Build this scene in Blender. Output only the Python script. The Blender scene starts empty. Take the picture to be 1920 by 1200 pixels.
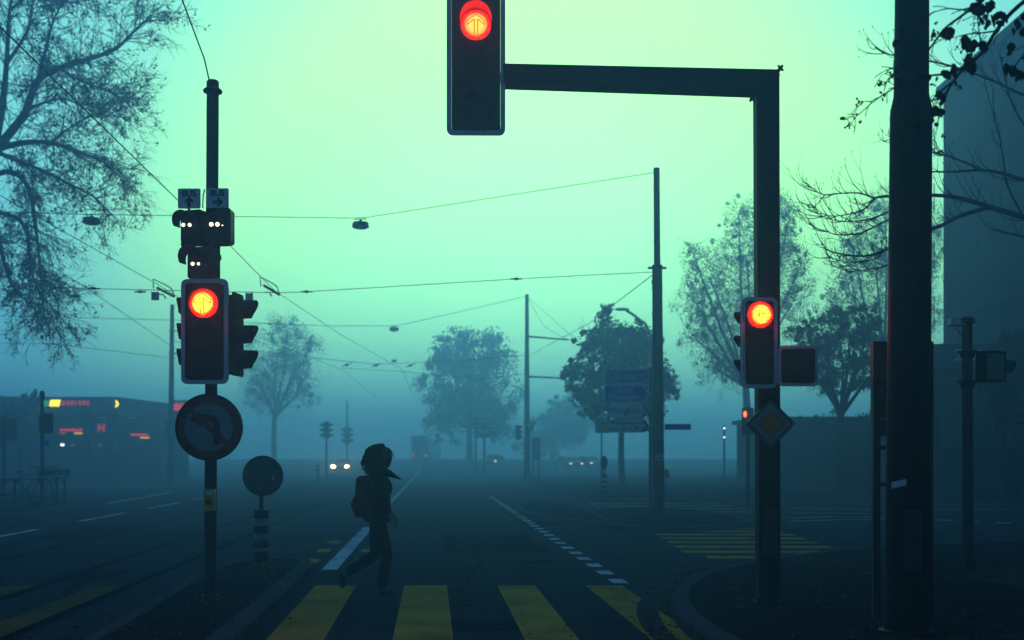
import bpy, bmesh, math, random
from mathutils import Vector, Matrix, noise as mnoise
R = math.radians
sc = bpy.context.scene
COL = sc.collection

# ------------------------------------------------------------------ camera, sky, sun, exposure
F = 2133.33            # focal length in pixels of a 1920 wide frame
H = 1.42               # camera height
HX, HY = 960.0, 860.0  # vanishing point of the view axis
cam = bpy.data.cameras.new('camera')
cam.lens, cam.sensor_width, cam.sensor_fit = 40.0, 36.0, 'HORIZONTAL'
cam.shift_y = (HY - 600.0) / 1920.0
cam.clip_start, cam.clip_end = 0.1, 3000
camo = bpy.data.objects.new('camera', cam)
COL.objects.link(camo)
camo.location = (0, 0, H)
camo.rotation_euler = (R(90), 0, 0)
cam.dof.use_dof = True; cam.dof.focus_distance = 10.6; cam.dof.aperture_fstop = 2.0
sc.camera = camo

SUN_AZ, SUN_EL = R(1.5), R(5.5)          # azimuth from +Y towards +X
sdir = Vector((math.sin(SUN_AZ)*math.cos(SUN_EL), math.cos(SUN_AZ)*math.cos(SUN_EL), math.sin(SUN_EL)))
FOG_DENSITY = 0.0102
FOG_COLOR = (0.34, 0.60, 1.0)
FOG_G = 0.72
FOG_TOP = 20.0

world = bpy.data.worlds.new('World')
sc.world = world
world.use_nodes = True
wn, wl = world.node_tree.nodes, world.node_tree.links
wn.clear()
out = wn.new('ShaderNodeOutputWorld')
tc = wn.new('ShaderNodeTexCoord')
dot = wn.new('ShaderNodeVectorMath'); dot.operation = 'DOT_PRODUCT'
nrm = wn.new('ShaderNodeVectorMath'); nrm.operation = 'NORMALIZE'
wl.new(tc.outputs['Generated'], nrm.inputs[0])
wl.new(nrm.outputs[0], dot.inputs[0]); dot.inputs[1].default_value = sdir
acs = wn.new('ShaderNodeMath'); acs.operation = 'ARCCOSINE'; acs.use_clamp = False
wl.new(dot.outputs['Value'], acs.inputs[0])
dv = wn.new('ShaderNodeMath'); dv.operation = 'DIVIDE'; dv.inputs[1].default_value = math.pi
wl.new(acs.outputs[0], dv.inputs[0])
ramp = wn.new('ShaderNodeValToRGB')
ramp.color_ramp.interpolation = 'EASE'
SKY = [(0, (0.95, 2.70, 1.00)), (8, (0.90, 2.55, 0.92)), (16, (0.80, 2.15, 0.74)), (26, (0.29, 1.10, 1.15)), (40, (0.06, 0.34, 0.78)),
       (60, (0.015, 0.11, 0.30)), (90, (0.015, 0.06, 0.15)), (180, (0.035, 0.14, 0.18))]
el = ramp.color_ramp.elements
while len(el) > 1: el.remove(el[-1])
for i, (a, c) in enumerate(SKY):
    e = el[0] if i == 0 else el.new(a/180.0)
    e.position = a/180.0
    e.color = (*[v/4 for v in c], 1)
wl.new(dv.outputs[0], ramp.inputs[0])
bg = wn.new('ShaderNodeBackground'); bg.inputs['Strength'].default_value = 4.0
sx = wn.new('ShaderNodeSeparateXYZ'); wl.new(nrm.outputs[0], sx.inputs[0])
er = wn.new('ShaderNodeValToRGB'); ee = er.color_ramp.elements          # greener low down, yellower overhead
ee[0].position = 0.0; ee[0].color = (.90, 1.0, 1.15, 1)
ee[1].position = .42; ee[1].color = (1.16, 1.0, .78, 1)
k_ = ee.new(.8); k_.color = (1.0, 1.0, 1.4, 1)
k_ = ee.new(.18); k_.color = (1.0, 1.0, .95, 1)
wl.new(sx.outputs['Z'], er.inputs[0])
tm_ = wn.new('ShaderNodeMix'); tm_.data_type = 'RGBA'; tm_.blend_type = 'MULTIPLY'; tm_.inputs['Factor'].default_value = 1.0
wl.new(ramp.outputs['Color'], tm_.inputs['A']); wl.new(er.outputs['Color'], tm_.inputs['B'])
wl.new(tm_.outputs['Result'], bg.inputs['Color'])
sky = wn.new('ShaderNodeTexSky'); sky.sky_type = 'NISHITA'; sky.sun_disc = False
sky.sun_elevation = SUN_EL; sky.sun_rotation = SUN_AZ; sky.dust_density = 6.0; sky.air_density = 1.5
tint = wn.new('ShaderNodeMix'); tint.data_type = 'RGBA'; tint.blend_type = 'MULTIPLY'
tint.inputs['Factor'].default_value = 1.0
wl.new(sky.outputs['Color'], tint.inputs['A']); tint.inputs['B'].default_value = (0.02, 0.06, 0.05, 1)
bg2 = wn.new('ShaderNodeBackground'); bg2.inputs['Strength'].default_value = 0.1
wl.new(tint.outputs['Result'], bg2.inputs['Color'])
add = wn.new('ShaderNodeAddShader')
wl.new(bg.outputs[0], add.inputs[0]); wl.new(bg2.outputs[0], add.inputs[1])
wl.new(add.outputs[0], out.inputs['Surface'])

sl = bpy.data.lights.new('sun', 'SUN'); sl.energy = 0.35; sl.angle = R(25); sl.color = (0.45, 0.95, 1.0)
slo = bpy.data.objects.new('sun', sl); COL.objects.link(slo)
slo.rotation_euler = (-sdir).to_track_quat('-Z', 'Y').to_euler()
slo.location = (0, 60, 40)

sc.view_settings.view_transform = 'Standard'
try: sc.view_settings.look = 'None'
except Exception: pass
sc.view_settings.exposure = 0.0
sc.view_settings.gamma = 1.0
cy = sc.cycles
cy.use_denoising = True
cy.max_bounces = 4; cy.diffuse_bounces = 2; cy.glossy_bounces = 2; cy.transmission_bounces = 2
cy.volume_bounces = 1; cy.transparent_max_bounces = 6
cy.caustics_reflective = False; cy.caustics_refractive = False

# ------------------------------------------------------------------ pixel <-> place helpers
def P(px, py, Y): return Vector(((px-HX)*Y/F, Y, H + (HY-py)*Y/F))
def G(px, py, z=0.0):
    Y = (H-z)*F/(py-HY)
    return Vector(((px-HX)*Y/F, Y, z))
def gz(Y):                                  # the road climbs gently in the distance
    t = max(0.0, min(1.0, (Y-95)/80.0))
    return 1.33*t*t*(3-2*t)
KZ = 0.12                                   # kerb height

# ------------------------------------------------------------------ materials
MATS = {}
def mat(name, col, rough=0.7, metal=0.0, var=0.35, scale=6.0, bump=0.0, spec=0.3, col2=None, fine=None):
    if name in MATS: return MATS[name]
    m = bpy.data.materials.new(name); m.use_nodes = True
    n, l = m.node_tree.nodes, m.node_tree.links
    b = n['Principled BSDF']
    b.inputs['Roughness'].default_value = rough
    b.inputs['Metallic'].default_value = metal
    b.inputs['Specular IOR Level'].default_value = spec
    t = n.new('ShaderNodeTexCoord')
    nz = n.new('ShaderNodeTexNoise'); nz.inputs['Scale'].default_value = scale
    nz.inputs['Detail'].default_value = 6.0; nz.inputs['Roughness'].default_value = 0.65
    l.new(t.outputs['Object'], nz.inputs['Vector'])
    rp = n.new('ShaderNodeValToRGB')
    c2 = col2 or tuple(max(0, c*(1-var)) for c in col)
    rp.color_ramp.elements[0].position = 0.32; rp.color_ramp.elements[0].color = (*c2, 1)
    rp.color_ramp.elements[1].position = 0.68; rp.color_ramp.elements[1].color = (*[c*(1+var*0.4) for c in col], 1)
    l.new(nz.outputs['Fac'], rp.inputs[0])
    l.new(rp.outputs[0], b.inputs['Base Color'])
    if bump:
        nb = n.new('ShaderNodeTexNoise'); nb.inputs['Scale'].default_value = fine or scale*8
        nb.inputs['Detail'].default_value = 4
        l.new(t.outputs['Object'], nb.inputs['Vector'])
        bp = n.new('ShaderNodeBump'); bp.inputs['Strength'].default_value = bump; bp.inputs['Distance'].default_value = 0.02
        l.new(nb.outputs['Fac'], bp.inputs['Height']); l.new(bp.outputs[0], b.inputs['Normal'])
    MATS[name] = m
    return m
def emit(name, col, strength, sample=False):
    if name in MATS: return MATS[name]
    m = bpy.data.materials.new(name); m.use_nodes = True
    n, l = m.node_tree.nodes, m.node_tree.links
    b = n['Principled BSDF']
    b.inputs['Base Color'].default_value = (0.02, 0.02, 0.02, 1)
    b.inputs['Emission Color'].default_value = (*col, 1)
    b.inputs['Emission Strength'].default_value = strength
    m.cycles.emission_sampling = 'AUTO' if sample else 'NONE'
    MATS[name] = m
    return m

def asphalt_mat():
    m = bpy.data.materials.new('asphalt'); m.use_nodes = True
    n, l = m.node_tree.nodes, m.node_tree.links
    b = n['Principled BSDF']; t = n.new('ShaderNodeTexCoord')
    def nz(s, d=6, r=.6):
        q = n.new('ShaderNodeTexNoise'); q.inputs['Scale'].default_value = s
        q.inputs['Detail'].default_value = d; q.inputs['Roughness'].default_value = r
        l.new(t.outputs['Object'], q.inputs['Vector']); return q
    big, mid, grain = nz(.22, 5), nz(1.6, 6, .7), nz(70, 2)
    mx = n.new('ShaderNodeMath'); mx.operation = 'MULTIPLY_ADD'
    l.new(mid.outputs['Fac'], mx.inputs[0]); mx.inputs[1].default_value = .5; l.new(big.outputs['Fac'], mx.inputs[2])
    m2 = n.new('ShaderNodeMath'); m2.operation = 'MULTIPLY_ADD'
    l.new(grain.outputs['Fac'], m2.inputs[0]); m2.inputs[1].default_value = .5; l.new(mx.outputs[0], m2.inputs[2])
    rp = n.new('ShaderNodeValToRGB')
    rp.color_ramp.elements[0].position = .62; rp.color_ramp.elements[0].color = (.007, .008, .009, 1)
    rp.color_ramp.elements[1].position = 1.25/1.3; rp.color_ramp.elements[1].color = (.036, .038, .041, 1)
    l.new(m2.outputs[0], rp.inputs[0])
    # tar-filled cracks
    vo = n.new('ShaderNodeTexVoronoi'); vo.feature = 'DISTANCE_TO_EDGE'; vo.inputs['Scale'].default_value = .17
    wob = nz(.9, 5)
    vm = n.new('ShaderNodeMixRGB'); vm.blend_type = 'ADD'; vm.inputs[0].default_value = 1.6
    l.new(t.outputs['Object'], vm.inputs[1]); l.new(wob.outputs['Color'], vm.inputs[2]); l.new(vm.outputs[0], vo.inputs['Vector'])
    cr = n.new('ShaderNodeMath'); cr.operation = 'LESS_THAN'; cr.inputs[1].default_value = .0035
    l.new(vo.outputs['Distance'], cr.inputs[0])
    mc = n.new('ShaderNodeMixRGB'); l.new(cr.outputs[0], mc.inputs[0]); l.new(rp.outputs[0], mc.inputs[1]); mc.inputs[2].default_value = (.01, .01, .01, 1)
    l.new(mc.outputs[0], b.inputs['Base Color'])
    rr = n.new('ShaderNodeMapRange'); rr.inputs['From Min'].default_value = .3; rr.inputs['From Max'].default_value = .7
    rr.inputs['To Min'].default_value = .42; rr.inputs['To Max'].default_value = .75
    l.new(mid.outputs['Fac'], rr.inputs[0]); l.new(rr.outputs[0], b.inputs['Roughness'])
    b.inputs['Specular IOR Level'].default_value = 0.0
    bp = n.new('ShaderNodeBump'); bp.inputs['Strength'].default_value = .5; bp.inputs['Distance'].default_value = .008
    l.new(grain.outputs['Fac'], bp.inputs['Height']); l.new(bp.outputs[0], b.inputs['Normal'])
    MATS['asphalt'] = m
    return m
def paint_mat(name, col):
    m = bpy.data.materials.new(name); m.use_nodes = True
    n, l = m.node_tree.nodes, m.node_tree.links
    b = n['Principled BSDF']; t = n.new('ShaderNodeTexCoord')
    a = n.new('ShaderNodeTexNoise'); a.inputs['Scale'].default_value = 45; a.inputs['Detail'].default_value = 5; a.inputs['Roughness'].default_value = .8
    c = n.new('ShaderNodeTexNoise'); c.inputs['Scale'].default_value = 1.3; c.inputs['Detail'].default_value = 6
    l.new(t.outputs['Object'], a.inputs['Vector']); l.new(t.outputs['Object'], c.inputs['Vector'])
    s = n.new('ShaderNodeMath'); s.operation = 'MULTIPLY_ADD'; s.inputs[1].default_value = .6
    l.new(c.outputs['Fac'], s.inputs[0]); l.new(a.outputs['Fac'], s.inputs[2])
    rp = n.new('ShaderNodeValToRGB')
    e = rp.color_ramp.elements
    e[0].position = .60; e[0].color = (.02, .021, .022, 1)
    e[1].position = .74; e[1].color = (*[v*.72 for v in col], 1)
    k = e.new(.95); k.color = (*col, 1)
    l.new(s.outputs[0], rp.inputs[0]); l.new(rp.outputs[0], b.inputs['Base Color'])
    b.inputs['Roughness'].default_value = .8; b.inputs['Specular IOR Level'].default_value = 0.0
    MATS[name] = m
    return m

def lens_mat(name, G_):
    # a lit lens: the emission is strongest over the middle of the lens and falls to a red rim coloured as its bloom, broken by the moulded facets
    m = bpy.data.materials.new(name); m.use_nodes = True
    n, l = m.node_tree.nodes, m.node_tree.links
    b = n['Principled BSDF']; b.inputs['Base Color'].default_value = (.1, .004, .002, 1)
    b.inputs['Roughness'].default_value = .25
    g = n.new('ShaderNodeAttribute'); g.attribute_name = 'lens_radius'
    t = n.new('ShaderNodeTexCoord')
    br = n.new('ShaderNodeTexVoronoi'); br.inputs['Scale'].default_value = 95; br.inputs['Randomness'].default_value = .25
    l.new(t.outputs['Object'], br.inputs['Vector'])
    ad = n.new('ShaderNodeMath'); ad.operation = 'MULTIPLY_ADD'; ad.inputs[1].default_value = .18
    l.new(br.outputs['Distance'], ad.inputs[0]); l.new(g.outputs['Fac'], ad.inputs[2])
    rp = n.new('ShaderNodeValToRGB'); e = rp.color_ramp.elements
    e[0].position = 0; e[0].color = (1, G_, G_*.02, 1)
    e[1].position = 1; e[1].color = (.2, .0004, .0002, 1)
    for p, c in ((.60, (1, G_*.9, .003, 1)), (.78, (1, G_*.5, .001, 1)), (.86, (.5, .0012, .0002, 1))):
        k = e.new(p); k.color = c
    l.new(ad.outputs[0], rp.inputs[0]); l.new(rp.outputs[0], b.inputs['Emission Color'])
    b.inputs['Emission Strength'].default_value = 60.0
    MATS[name] = m
    return m

asphalt_mat(); lens_mat('red_lens_glow', .046); lens_mat('deep_red_lens_glow', .017)
YEL = paint_mat('yellow_road_paint', (.58, .31, .05))
WHT = paint_mat('white_road_paint', (.60, .66, .60))
M_BLACK = mat('black_plastic', (.005, .005, .005), .5, var=.3, scale=9, spec=.12)
M_VISOR = mat('matt_black_visor', (.012, .011, .011), .7, var=.3, scale=9)
M_FRAME = mat('backboard_grey', (.72, .72, .74), .5, var=.18, scale=5)
M_POLE = mat('galvanised_grey', (.035, .038, .04), .6, .2, var=.45, scale=14, bump=.12)
M_DPOLE = mat('dark_pole_paint', (.010, .012, .013), .6, .0, spec=.1, var=.4, scale=9, bump=.1)
M_CONC = mat('spun_concrete', (.05, .053, .055), .85, var=.3, scale=7, bump=.2)
M_PAVE = mat('pavement_asphalt', (.022, .022, .023), .8, var=.45, scale=2.2, bump=.4, fine=60, spec=0.0)
M_KERB = mat('granite_kerb', (.075, .078, .075), .75, var=.35, scale=11, bump=.3, spec=0.0)
M_GUT = mat('gutter_stone', (.055, .058, .06), .75, var=.4, scale=9, bump=.3, spec=0.0)
M_SOIL = mat('dark_verge_soil', (.018, .018, .012), .95, var=.5, scale=3, bump=.6, fine=40, spec=.05)
M_WHITE = mat('sign_white', (.84, .84, .84), .45, var=.12, scale=4)
M_BLACKP = mat('sign_black', (.012, .012, .013), .5, var=.2)
M_RED = mat('sign_red', (.55, .014, .014), .5, var=.2)
M_SHADEWHITE = mat('dull_sign_white', (.28, .29, .29), .6, var=.25, scale=5)  # sign white, its colour darkened for the dim lower part of the view
M_SHADERED = mat('dull_sign_red', (.22, .010, .010), .6, var=.3)  # sign red with the same low-view shade put into the colour
M_BLUE = mat('sign_blue', (.012, .09, .60), .45, var=.15)
M_ORANGE = mat('sign_amber', (.85, .22, .012), .45, var=.15)
M_YBOX = mat('yellow_box_plastic', (.90, .42, .015), .4, var=.15)
M_STEEL = mat('rail_steel', (.010, .0105, .011), .8, .0, var=.4, scale=12, spec=0.0)
M_GROOVE = mat('rail_groove', (.004, .004, .004), .9, spec=0.0)
M_WIRE = mat('wire_dark', (.02, .022, .024), .6, .3)
M_BARK = mat('bark_grey_brown', (.045, .04, .034), .9, var=.5, scale=7, bump=.5, spec=.1)
M_TWIG = mat('twig_brown', (.035, .030, .026), .9, var=.4, scale=6, spec=.1)
M_LEAFB = mat('brown_dead_leaf', (.055, .034, .016), .85, var=.6, scale=3, spec=.1)
M_LEAFG = mat('dark_green_leaf', (.018, .03, .014), .8, var=.6, scale=1.5, spec=.15)
M_FALLEN = mat('fallen_leaf_rust', (.16, .06, .014), .85, var=.75, scale=2.3, spec=.1)
M_BERRY = mat('dark_berry', (.03, .012, .008), .6)
M_WALL = mat('render_wall_grey', (.07, .075, .08), .9, var=.2, scale=.6)
M_DWALL = mat('dark_wall', (.03, .033, .036), .9, var=.3, scale=.7)
M_GLASS = mat('dark_window_glass', (.02, .024, .027), .15, var=.2, spec=.5)
M_LED = emit('white_led', (1.0, .86, .62), 2.6)
M_YLIT = emit('yellow_lit_sign', (1.0, .78, .02), 2.6)
M_RLIT = emit('red_lit_letters', (1.0, .07, .10), .42)
M_RSTRIP = emit('red_lit_strip', (1.0, .06, .06), .75)
M_OLIT = emit('amber_lit_strip', (1.0, .42, .02), 1.3)
M_GLIT = emit('green_lit_panel', (.05, .8, .25), .5)
M_WLIT = emit('white_lit_lamp', (.9, 1.0, .95), 3.5)
M_HEAD = emit('warm_headlamp', (1.0, .58, .16), 420, True)
M_HEADF = emit('far_headlamp', (1.0, .75, .35), 2.6)
M_RFAR = emit('far_red_signal', (1.0, .06, .02), 9)
M_TAIL = emit('tail_lamp', (1.0, .12, .22), .9)

# ------------------------------------------------------------------ mesh builder
WP = {}
def tag(o, label=None, cat=None, group=None, kind=None):
    if label: o['label'] = label
    if cat: o['category'] = cat
    if group: o['group'] = group
    if kind: o['kind'] = kind
    return o
def thing(name, loc, label, cat, group=None):
    o = bpy.data.objects.new(name, None); COL.objects.link(o)
    o.empty_display_size = .2
    o.location = loc; WP[o.name] = Vector(loc)
    return tag(o, label, cat, group)
class MB:
    def __init__(s, M=None):
        s.v, s.f, s.M = [], [], M or Matrix.Identity(4)
        s.attr = None
    def add(s, vs, fs):
        k = len(s.v)
        s.v += [s.M @ Vector(v) for v in vs]
        s.f += [tuple(i+k for i in f) for f in fs]
    def box(s, a, b):
        (x0, y0, z0), (x1, y1, z1) = a, b
        s.add([(x0,y0,z0),(x1,y0,z0),(x1,y1,z0),(x0,y1,z0),(x0,y0,z1),(x1,y0,z1),(x1,y1,z1),(x0,y1,z1)],
              [(3,2,1,0),(4,5,6,7),(0,1,5,4),(1,2,6,5),(2,3,7,6),(3,0,4,7)])
    def cbox(s, c, d): s.box([c[i]-d[i]/2 for i in range(3)], [c[i]+d[i]/2 for i in range(3)])
    def tube(s, pts, rad, n=8, cap=True):
        pts = [Vector(p) for p in pts]
        if not hasattr(rad, '__len__'): rad = [rad]*len(pts)
        vs, fs = [], []
        prev = None
        for i, p in enumerate(pts):
            t = (pts[min(i+1, len(pts)-1)] - pts[max(i-1, 0)])
            if t.length < 1e-9: t = Vector((0, 0, 1))
            t.normalize()
            if prev is None:
                a = t.cross(Vector((0, 1, 0)) if abs(t.y) < .9 else Vector((1, 0, 0))); a.normalize()
            else:
                a = prev - t*prev.dot(t)
                if a.length < 1e-6: a = t.orthogonal()
                a.normalize()
            prev = a
            b = t.cross(a)
            for k in range(n):
                q = 2*math.pi*k/n
                vs.append(p + (a*math.cos(q) + b*math.sin(q))*rad[i])
        for i in range(len(pts)-1):
            for k in range(n):
                fs.append((i*n+k, i*n+(k+1) % n, (i+1)*n+(k+1) % n, (i+1)*n+k))
        if cap:
            fs.append(tuple(reversed(range(n)))); fs.append(tuple((len(pts)-1)*n+k for k in range(n)))
        s.add(vs, fs)
    def prism(s, poly, y0, y1):              # xz outline pushed along y
        n = len(poly)
        s.add([(x, y0, z) for x, z in poly] + [(x, y1, z) for x, z in poly],
              [tuple(range(n)), tuple(reversed(range(n, 2*n)))] + [(i, i+n, (i+1) % n+n, (i+1) % n) for i in range(n)])
    def ring(s, po, pi, y0, y1):             # frame between two outlines of equal length
        n = len(po)
        vs = [(x, y0, z) for x, z in po]+[(x, y0, z) for x, z in pi]+[(x, y1, z) for x, z in po]+[(x, y1, z) for x, z in pi]
        fs = []
        for i in range(n):
            j = (i+1) % n
            fs += [(i, j, n+j, n+i), (2*n+i, 3*n+i, 3*n+j, 2*n+j), (i, 2*n+i, 2*n+j, j), (n+i, n+j, 3*n+j, 3*n+i)]
        s.add(vs, fs)
    def slab(s, poly, z0, z1):               # xy outline pushed along z
        n = len(poly)
        s.add([(x, y, z0) for x, y in poly] + [(x, y, z1) for x, y in poly],
              [tuple(reversed(range(n))), tuple(range(n, 2*n))] + [(i, (i+1) % n, (i+1) % n+n, i+n) for i in range(n)])
    def sheet(s, poly, z):
        s.add([(x, y, z) for x, y in poly], [tuple(range(len(poly)))])
    def lathe(s, prof, n=24, axis='z', o=(0, 0, 0)):
        vs, fs = [], []
        for r, h in prof:
            for k in range(n):
                q = 2*math.pi*k/n
                c, d = r*math.cos(q), r*math.sin(q)
                vs.append(Vector(o) + (Vector((c, d, h)) if axis == 'z' else Vector((c, h, d)) if axis == 'y' else Vector((h, c, d))))
        m = len(prof)
        for i in range(m-1):
            for k in range(n):
                fs.append((i*n+k, i*n+(k+1) % n, (i+1)*n+(k+1) % n, (i+1)*n+k))
        fs.append(tuple(range(n))); fs.append(tuple((m-1)*n+k for k in range(n)))
        s.add(vs, fs)
    def ball(s, c, r, n=8, m=5):
        if not hasattr(r, '__len__'): r = (r, r, r)
        c = Vector(c)
        vs = [c+Vector((0, 0, -r[2]))]
        for i in range(1, m):
            a = -math.pi/2 + math.pi*i/m
            for k in range(n):
                q = 2*math.pi*k/n
                vs.append(c+Vector((r[0]*math.cos(a)*math.cos(q), r[1]*math.cos(a)*math.sin(q), r[2]*math.sin(a))))
        vs.append(c+Vector((0, 0, r[2])))
        fs = [(0, 1+(k+1) % n, 1+k) for k in range(n)]
        for i in range(m-2):
            for k in range(n):
                fs.append((1+i*n+k, 1+i*n+(k+1) % n, 1+(i+1)*n+(k+1) % n, 1+(i+1)*n+k))
        t = len(vs)-1
        fs += [(1+(m-2)*n+k, 1+(m-2)*n+(k+1) % n, t) for k in range(n)]
        s.add(vs, fs)
    def build(s, name, m, parent=None, org=None, smooth=True, fixn=True):
        pw = WP[parent.name] if parent else Vector((0, 0, 0))
        org = Vector(org) if org is not None else (pw if parent else Vector((0, 0, 0)))
        me = bpy.data.meshes.new(name)
        me.from_pydata([tuple(v-org) for v in s.v], [], s.f)
        if fixn:
            bm = bmesh.new(); bm.from_mesh(me); bmesh.ops.recalc_face_normals(bm, faces=bm.faces); bm.to_mesh(me); bm.free()
        if smooth and len(me.polygons):
            me.polygons.foreach_set('use_smooth', [True]*len(me.polygons))
            me.set_sharp_from_angle(angle=R(38))
        if s.attr:
            a = me.attributes.new('lens_radius', 'FLOAT', 'POINT'); a.data.foreach_set('value', s.attr)
        me.materials.append(m); me.update()
        o = bpy.data.objects.new(name, me); COL.objects.link(o)
        if parent: o.parent = parent
        o.location = org - pw
        WP[o.name] = org
        return o

def rrect(w, h, r, n=5, cx=0, cz=0):
    p = []
    for (sx, sz, a0) in ((1, 1, 0), (-1, 1, 90), (-1, -1, 180), (1, -1, 270)):
        for k in range(n+1):
            a = R(a0 + 90*k/n)
            p.append((cx+sx*(w/2-r)+r*math.cos(a), cz+sz*(h/2-r)+r*math.sin(a)))
    return p
def circ(r, n=32, cx=0, cz=0): return [(cx+r*math.cos(2*math.pi*k/n), cz+r*math.sin(2*math.pi*k/n)) for k in range(n)]
def TR(p, yaw=0, pitch=0): return Matrix.Translation(p) @ Matrix.Rotation(yaw, 4, 'Z') @ Matrix.Rotation(pitch, 4, 'X')

def lettering(text, size, m, parent, M, name='lettering', bold=0.0, align='CENTER'):
    c = bpy.data.curves.new(name, 'FONT'); c.body = text; c.size = size; c.align_x = align; c.align_y = 'CENTER'
    c.extrude = .0015; c.offset = bold
    t = bpy.data.objects.new('tmp', c); COL.objects.link(t)
    bpy.context.view_layer.update()
    me = bpy.data.meshes.new_from_object(t.evaluated_get(bpy.context.evaluated_depsgraph_get()))
    bpy.data.objects.remove(t); bpy.data.curves.remove(c)
    X = M @ Matrix.Rotation(R(90), 4, 'X')
    org = X.translation.copy()
    for v in me.vertices: v.co = (X @ v.co) - org
    me.name = name; me.materials.clear(); me.materials.append(m)
    o = bpy.data.objects.new(name, me); COL.objects.link(o)
    o.parent = parent; o.location = org - WP[parent.name]; WP[o.name] = org
    return o
def smooth_line(pts, sub=6):
    pts = [Vector(p) for p in pts]
    if len(pts) < 3: return pts
    o = []
    for i in range(len(pts)-1):
        a = pts[max(i-1, 0)]; b = pts[i]; c = pts[i+1]; d = pts[min(i+2, len(pts)-1)]
        for k in range(sub):
            t = k/sub
            o.append(.5*((2*b)+(c-a)*t+(2*a-5*b+4*c-d)*t*t+(3*b-a-3*c+d)*t**3))
    o.append(pts[-1])
    return o
def chaikin(p, it=2):
    for _ in range(it):
        q = []
        for i in range(len(p)):
            a, b = Vector(p[i]), Vector(p[(i+1) % len(p)])
            q += [tuple(a*.75+b*.25), tuple(a*.25+b*.75)]
        p = q
    return p
def area2(p): return sum(p[i][0]*p[(i+1) % len(p)][1]-p[(i+1) % len(p)][0]*p[i][1] for i in range(len(p)))/2
def inset(p, d):
    n = len(p); o = []
    sg = 1 if area2(p) > 0 else -1
    for i in range(n):
        a, b, c = Vector(p[i-1]), Vector(p[i]), Vector(p[(i+1) % n])
        n1 = Vector((-(b-a).y, (b-a).x)).normalized()*sg; n2 = Vector((-(c-b).y, (c-b).x)).normalized()*sg
        m = n1+n2
        if m.length < 1e-6: m = n1
        m.normalize()
        o.append(tuple(b+m*d/max(.5, m.dot(n1))))
    return o

# ------------------------------------------------------------------ ground and roads
STRUCT = 'structure'
mb = MB()
ys = [-60, 0, 20, 40, 60, 80, 90] + [95+5*k for k in range(1, 24)] + [230, 300, 450, 700]
xs = [-500, -200, -80, -30, 0, 30, 80, 200, 500]
vs = [(x, y, gz(y)) for y in ys for x in xs]
fs = [(j*len(xs)+i, j*len(xs)+i+1, (j+1)*len(xs)+i+1, (j+1)*len(xs)+i) for j in range(len(ys)-1) for i in range(len(xs)-1)]
mb.add(vs, fs)
tag(mb.build('road', MATS['asphalt']), 'dark damp asphalt road running into the fog', kind=STRUCT)

def raised(name, poly, kw=.17, it=2, top=M_PAVE, kerb=True, z=KZ):
    p = chaikin(poly, it) if it else [tuple(q) for q in poly]
    if area2(p) < 0: p = p[::-1]
    q = inset(p, kw) if kerb else p
    m = MB(); m.slab(q, -.1, z)
    o = tag(m.build(name, top), kind=STRUCT)
    if kerb:
        n = len(p); k = MB()
        vs = [(x, y, -.1) for x, y in p] + [(x, y, z-.005) for x, y in inset(p, .02)] + [(x, y, z+.004) for x, y in inset(p, .04)] + [(x, y, z+.004) for x, y in inset(p, kw+.001)] + [(x, y, z-.05) for x, y in inset(p, kw+.001)]
        # close the lower outline at full width
        vs += [(x, y, z-.03) for x, y in p]
        order = [0, 5, 1, 2, 3, 4]
        fs = []
        for a, b in zip(order, order[1:]):
            for i in range(n):
                j = (i+1) % n
                fs.append((a*n+i, a*n+j, b*n+j, b*n+i))
        k.add(vs, fs)
        kb = k.build('kerb', M_KERB, o)
        jn = MB(); acc = 0.0; q4 = inset(p, .02); q5 = inset(p, kw+.001)
        for i in range(n):
            a_, b_ = Vector(p[i]), Vector(p[(i+1) % n]); L_ = (b_-a_).length
            while acc < L_:
                t_ = acc/L_; e_ = (b_-a_).normalized()*.006
                o0, o1, o2 = a_.lerp(b_, t_), Vector(q4[i]).lerp(Vector(q4[(i+1) % n]), t_), Vector(q5[i]).lerp(Vector(q5[(i+1) % n]), t_)
                out_ = (o0-o2).normalized()*.003
                jn.add([(*(o2-e_), z+.006), (*(o1-e_+out_), z+.006), (*(o0-e_+out_), 0), (*(o2+e_), z+.006), (*(o1+e_+out_), z+.006), (*(o0+e_+out_), 0)], [(0, 1, 4, 3), (1, 2, 5, 4)])
                acc += 1.0
            acc -= L_
        jn.build('kerb_joints', M_GROOVE, kb, smooth=False, fixn=False)
    return o
g2 = lambda px, py: (lambda v: (v.x, v.y))(G(px, py, KZ))
raised('traffic_island', [(-1.8, 4.0), (-2.03, 8.15), (-2.42, 13.4), (-2.52, 14.7), (-3.05, 15.15), (-3.62, 14.6), (-3.65, 13.3), (-3.1, 8.15), (-2.85, 4.0)], .16)
raised('corner_pavement', [(2.3, 4.0), (1.9, 6.4), g2(1341, 1200), g2(1285, 1164), g2(1255, 1130), g2(1259, 1100), g2(1311, 1070), g2(1412, 1047), g2(1588, 1027), g2(1640, 1023), (7.9, 18.2), (14, 21), (26, 22), (26, 4)], .17)
raised('triangular_island', [g2(958, 942), g2(985, 962), g2(1060, 973), g2(1146, 980), g2(1152, 975), g2(1085, 946), g2(1020, 940)], .16, 1)
raised('crossing_island', [g2(1110, 966), g2(1146, 984), g2(1240, 987), g2(1330, 985), g2(1397, 979), g2(1424, 974), g2(1311, 955), g2(1200, 950), g2(1100, 955)], .16, 1)
raised('far_pavement', [(2.4, 38.5), (3.2, 37.2), (12, 37.0), (70, 40), (70, 94), (0.2, 94), (0.6, 60), (1.6, 45)], .18, 1)
raised('left_pavement', [g2(-30, 970), g2(108, 953), g2(150, 941), g2(130, 931), g2(40, 925), (-80, 42), (-60, 24)], .16, 1)
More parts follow.
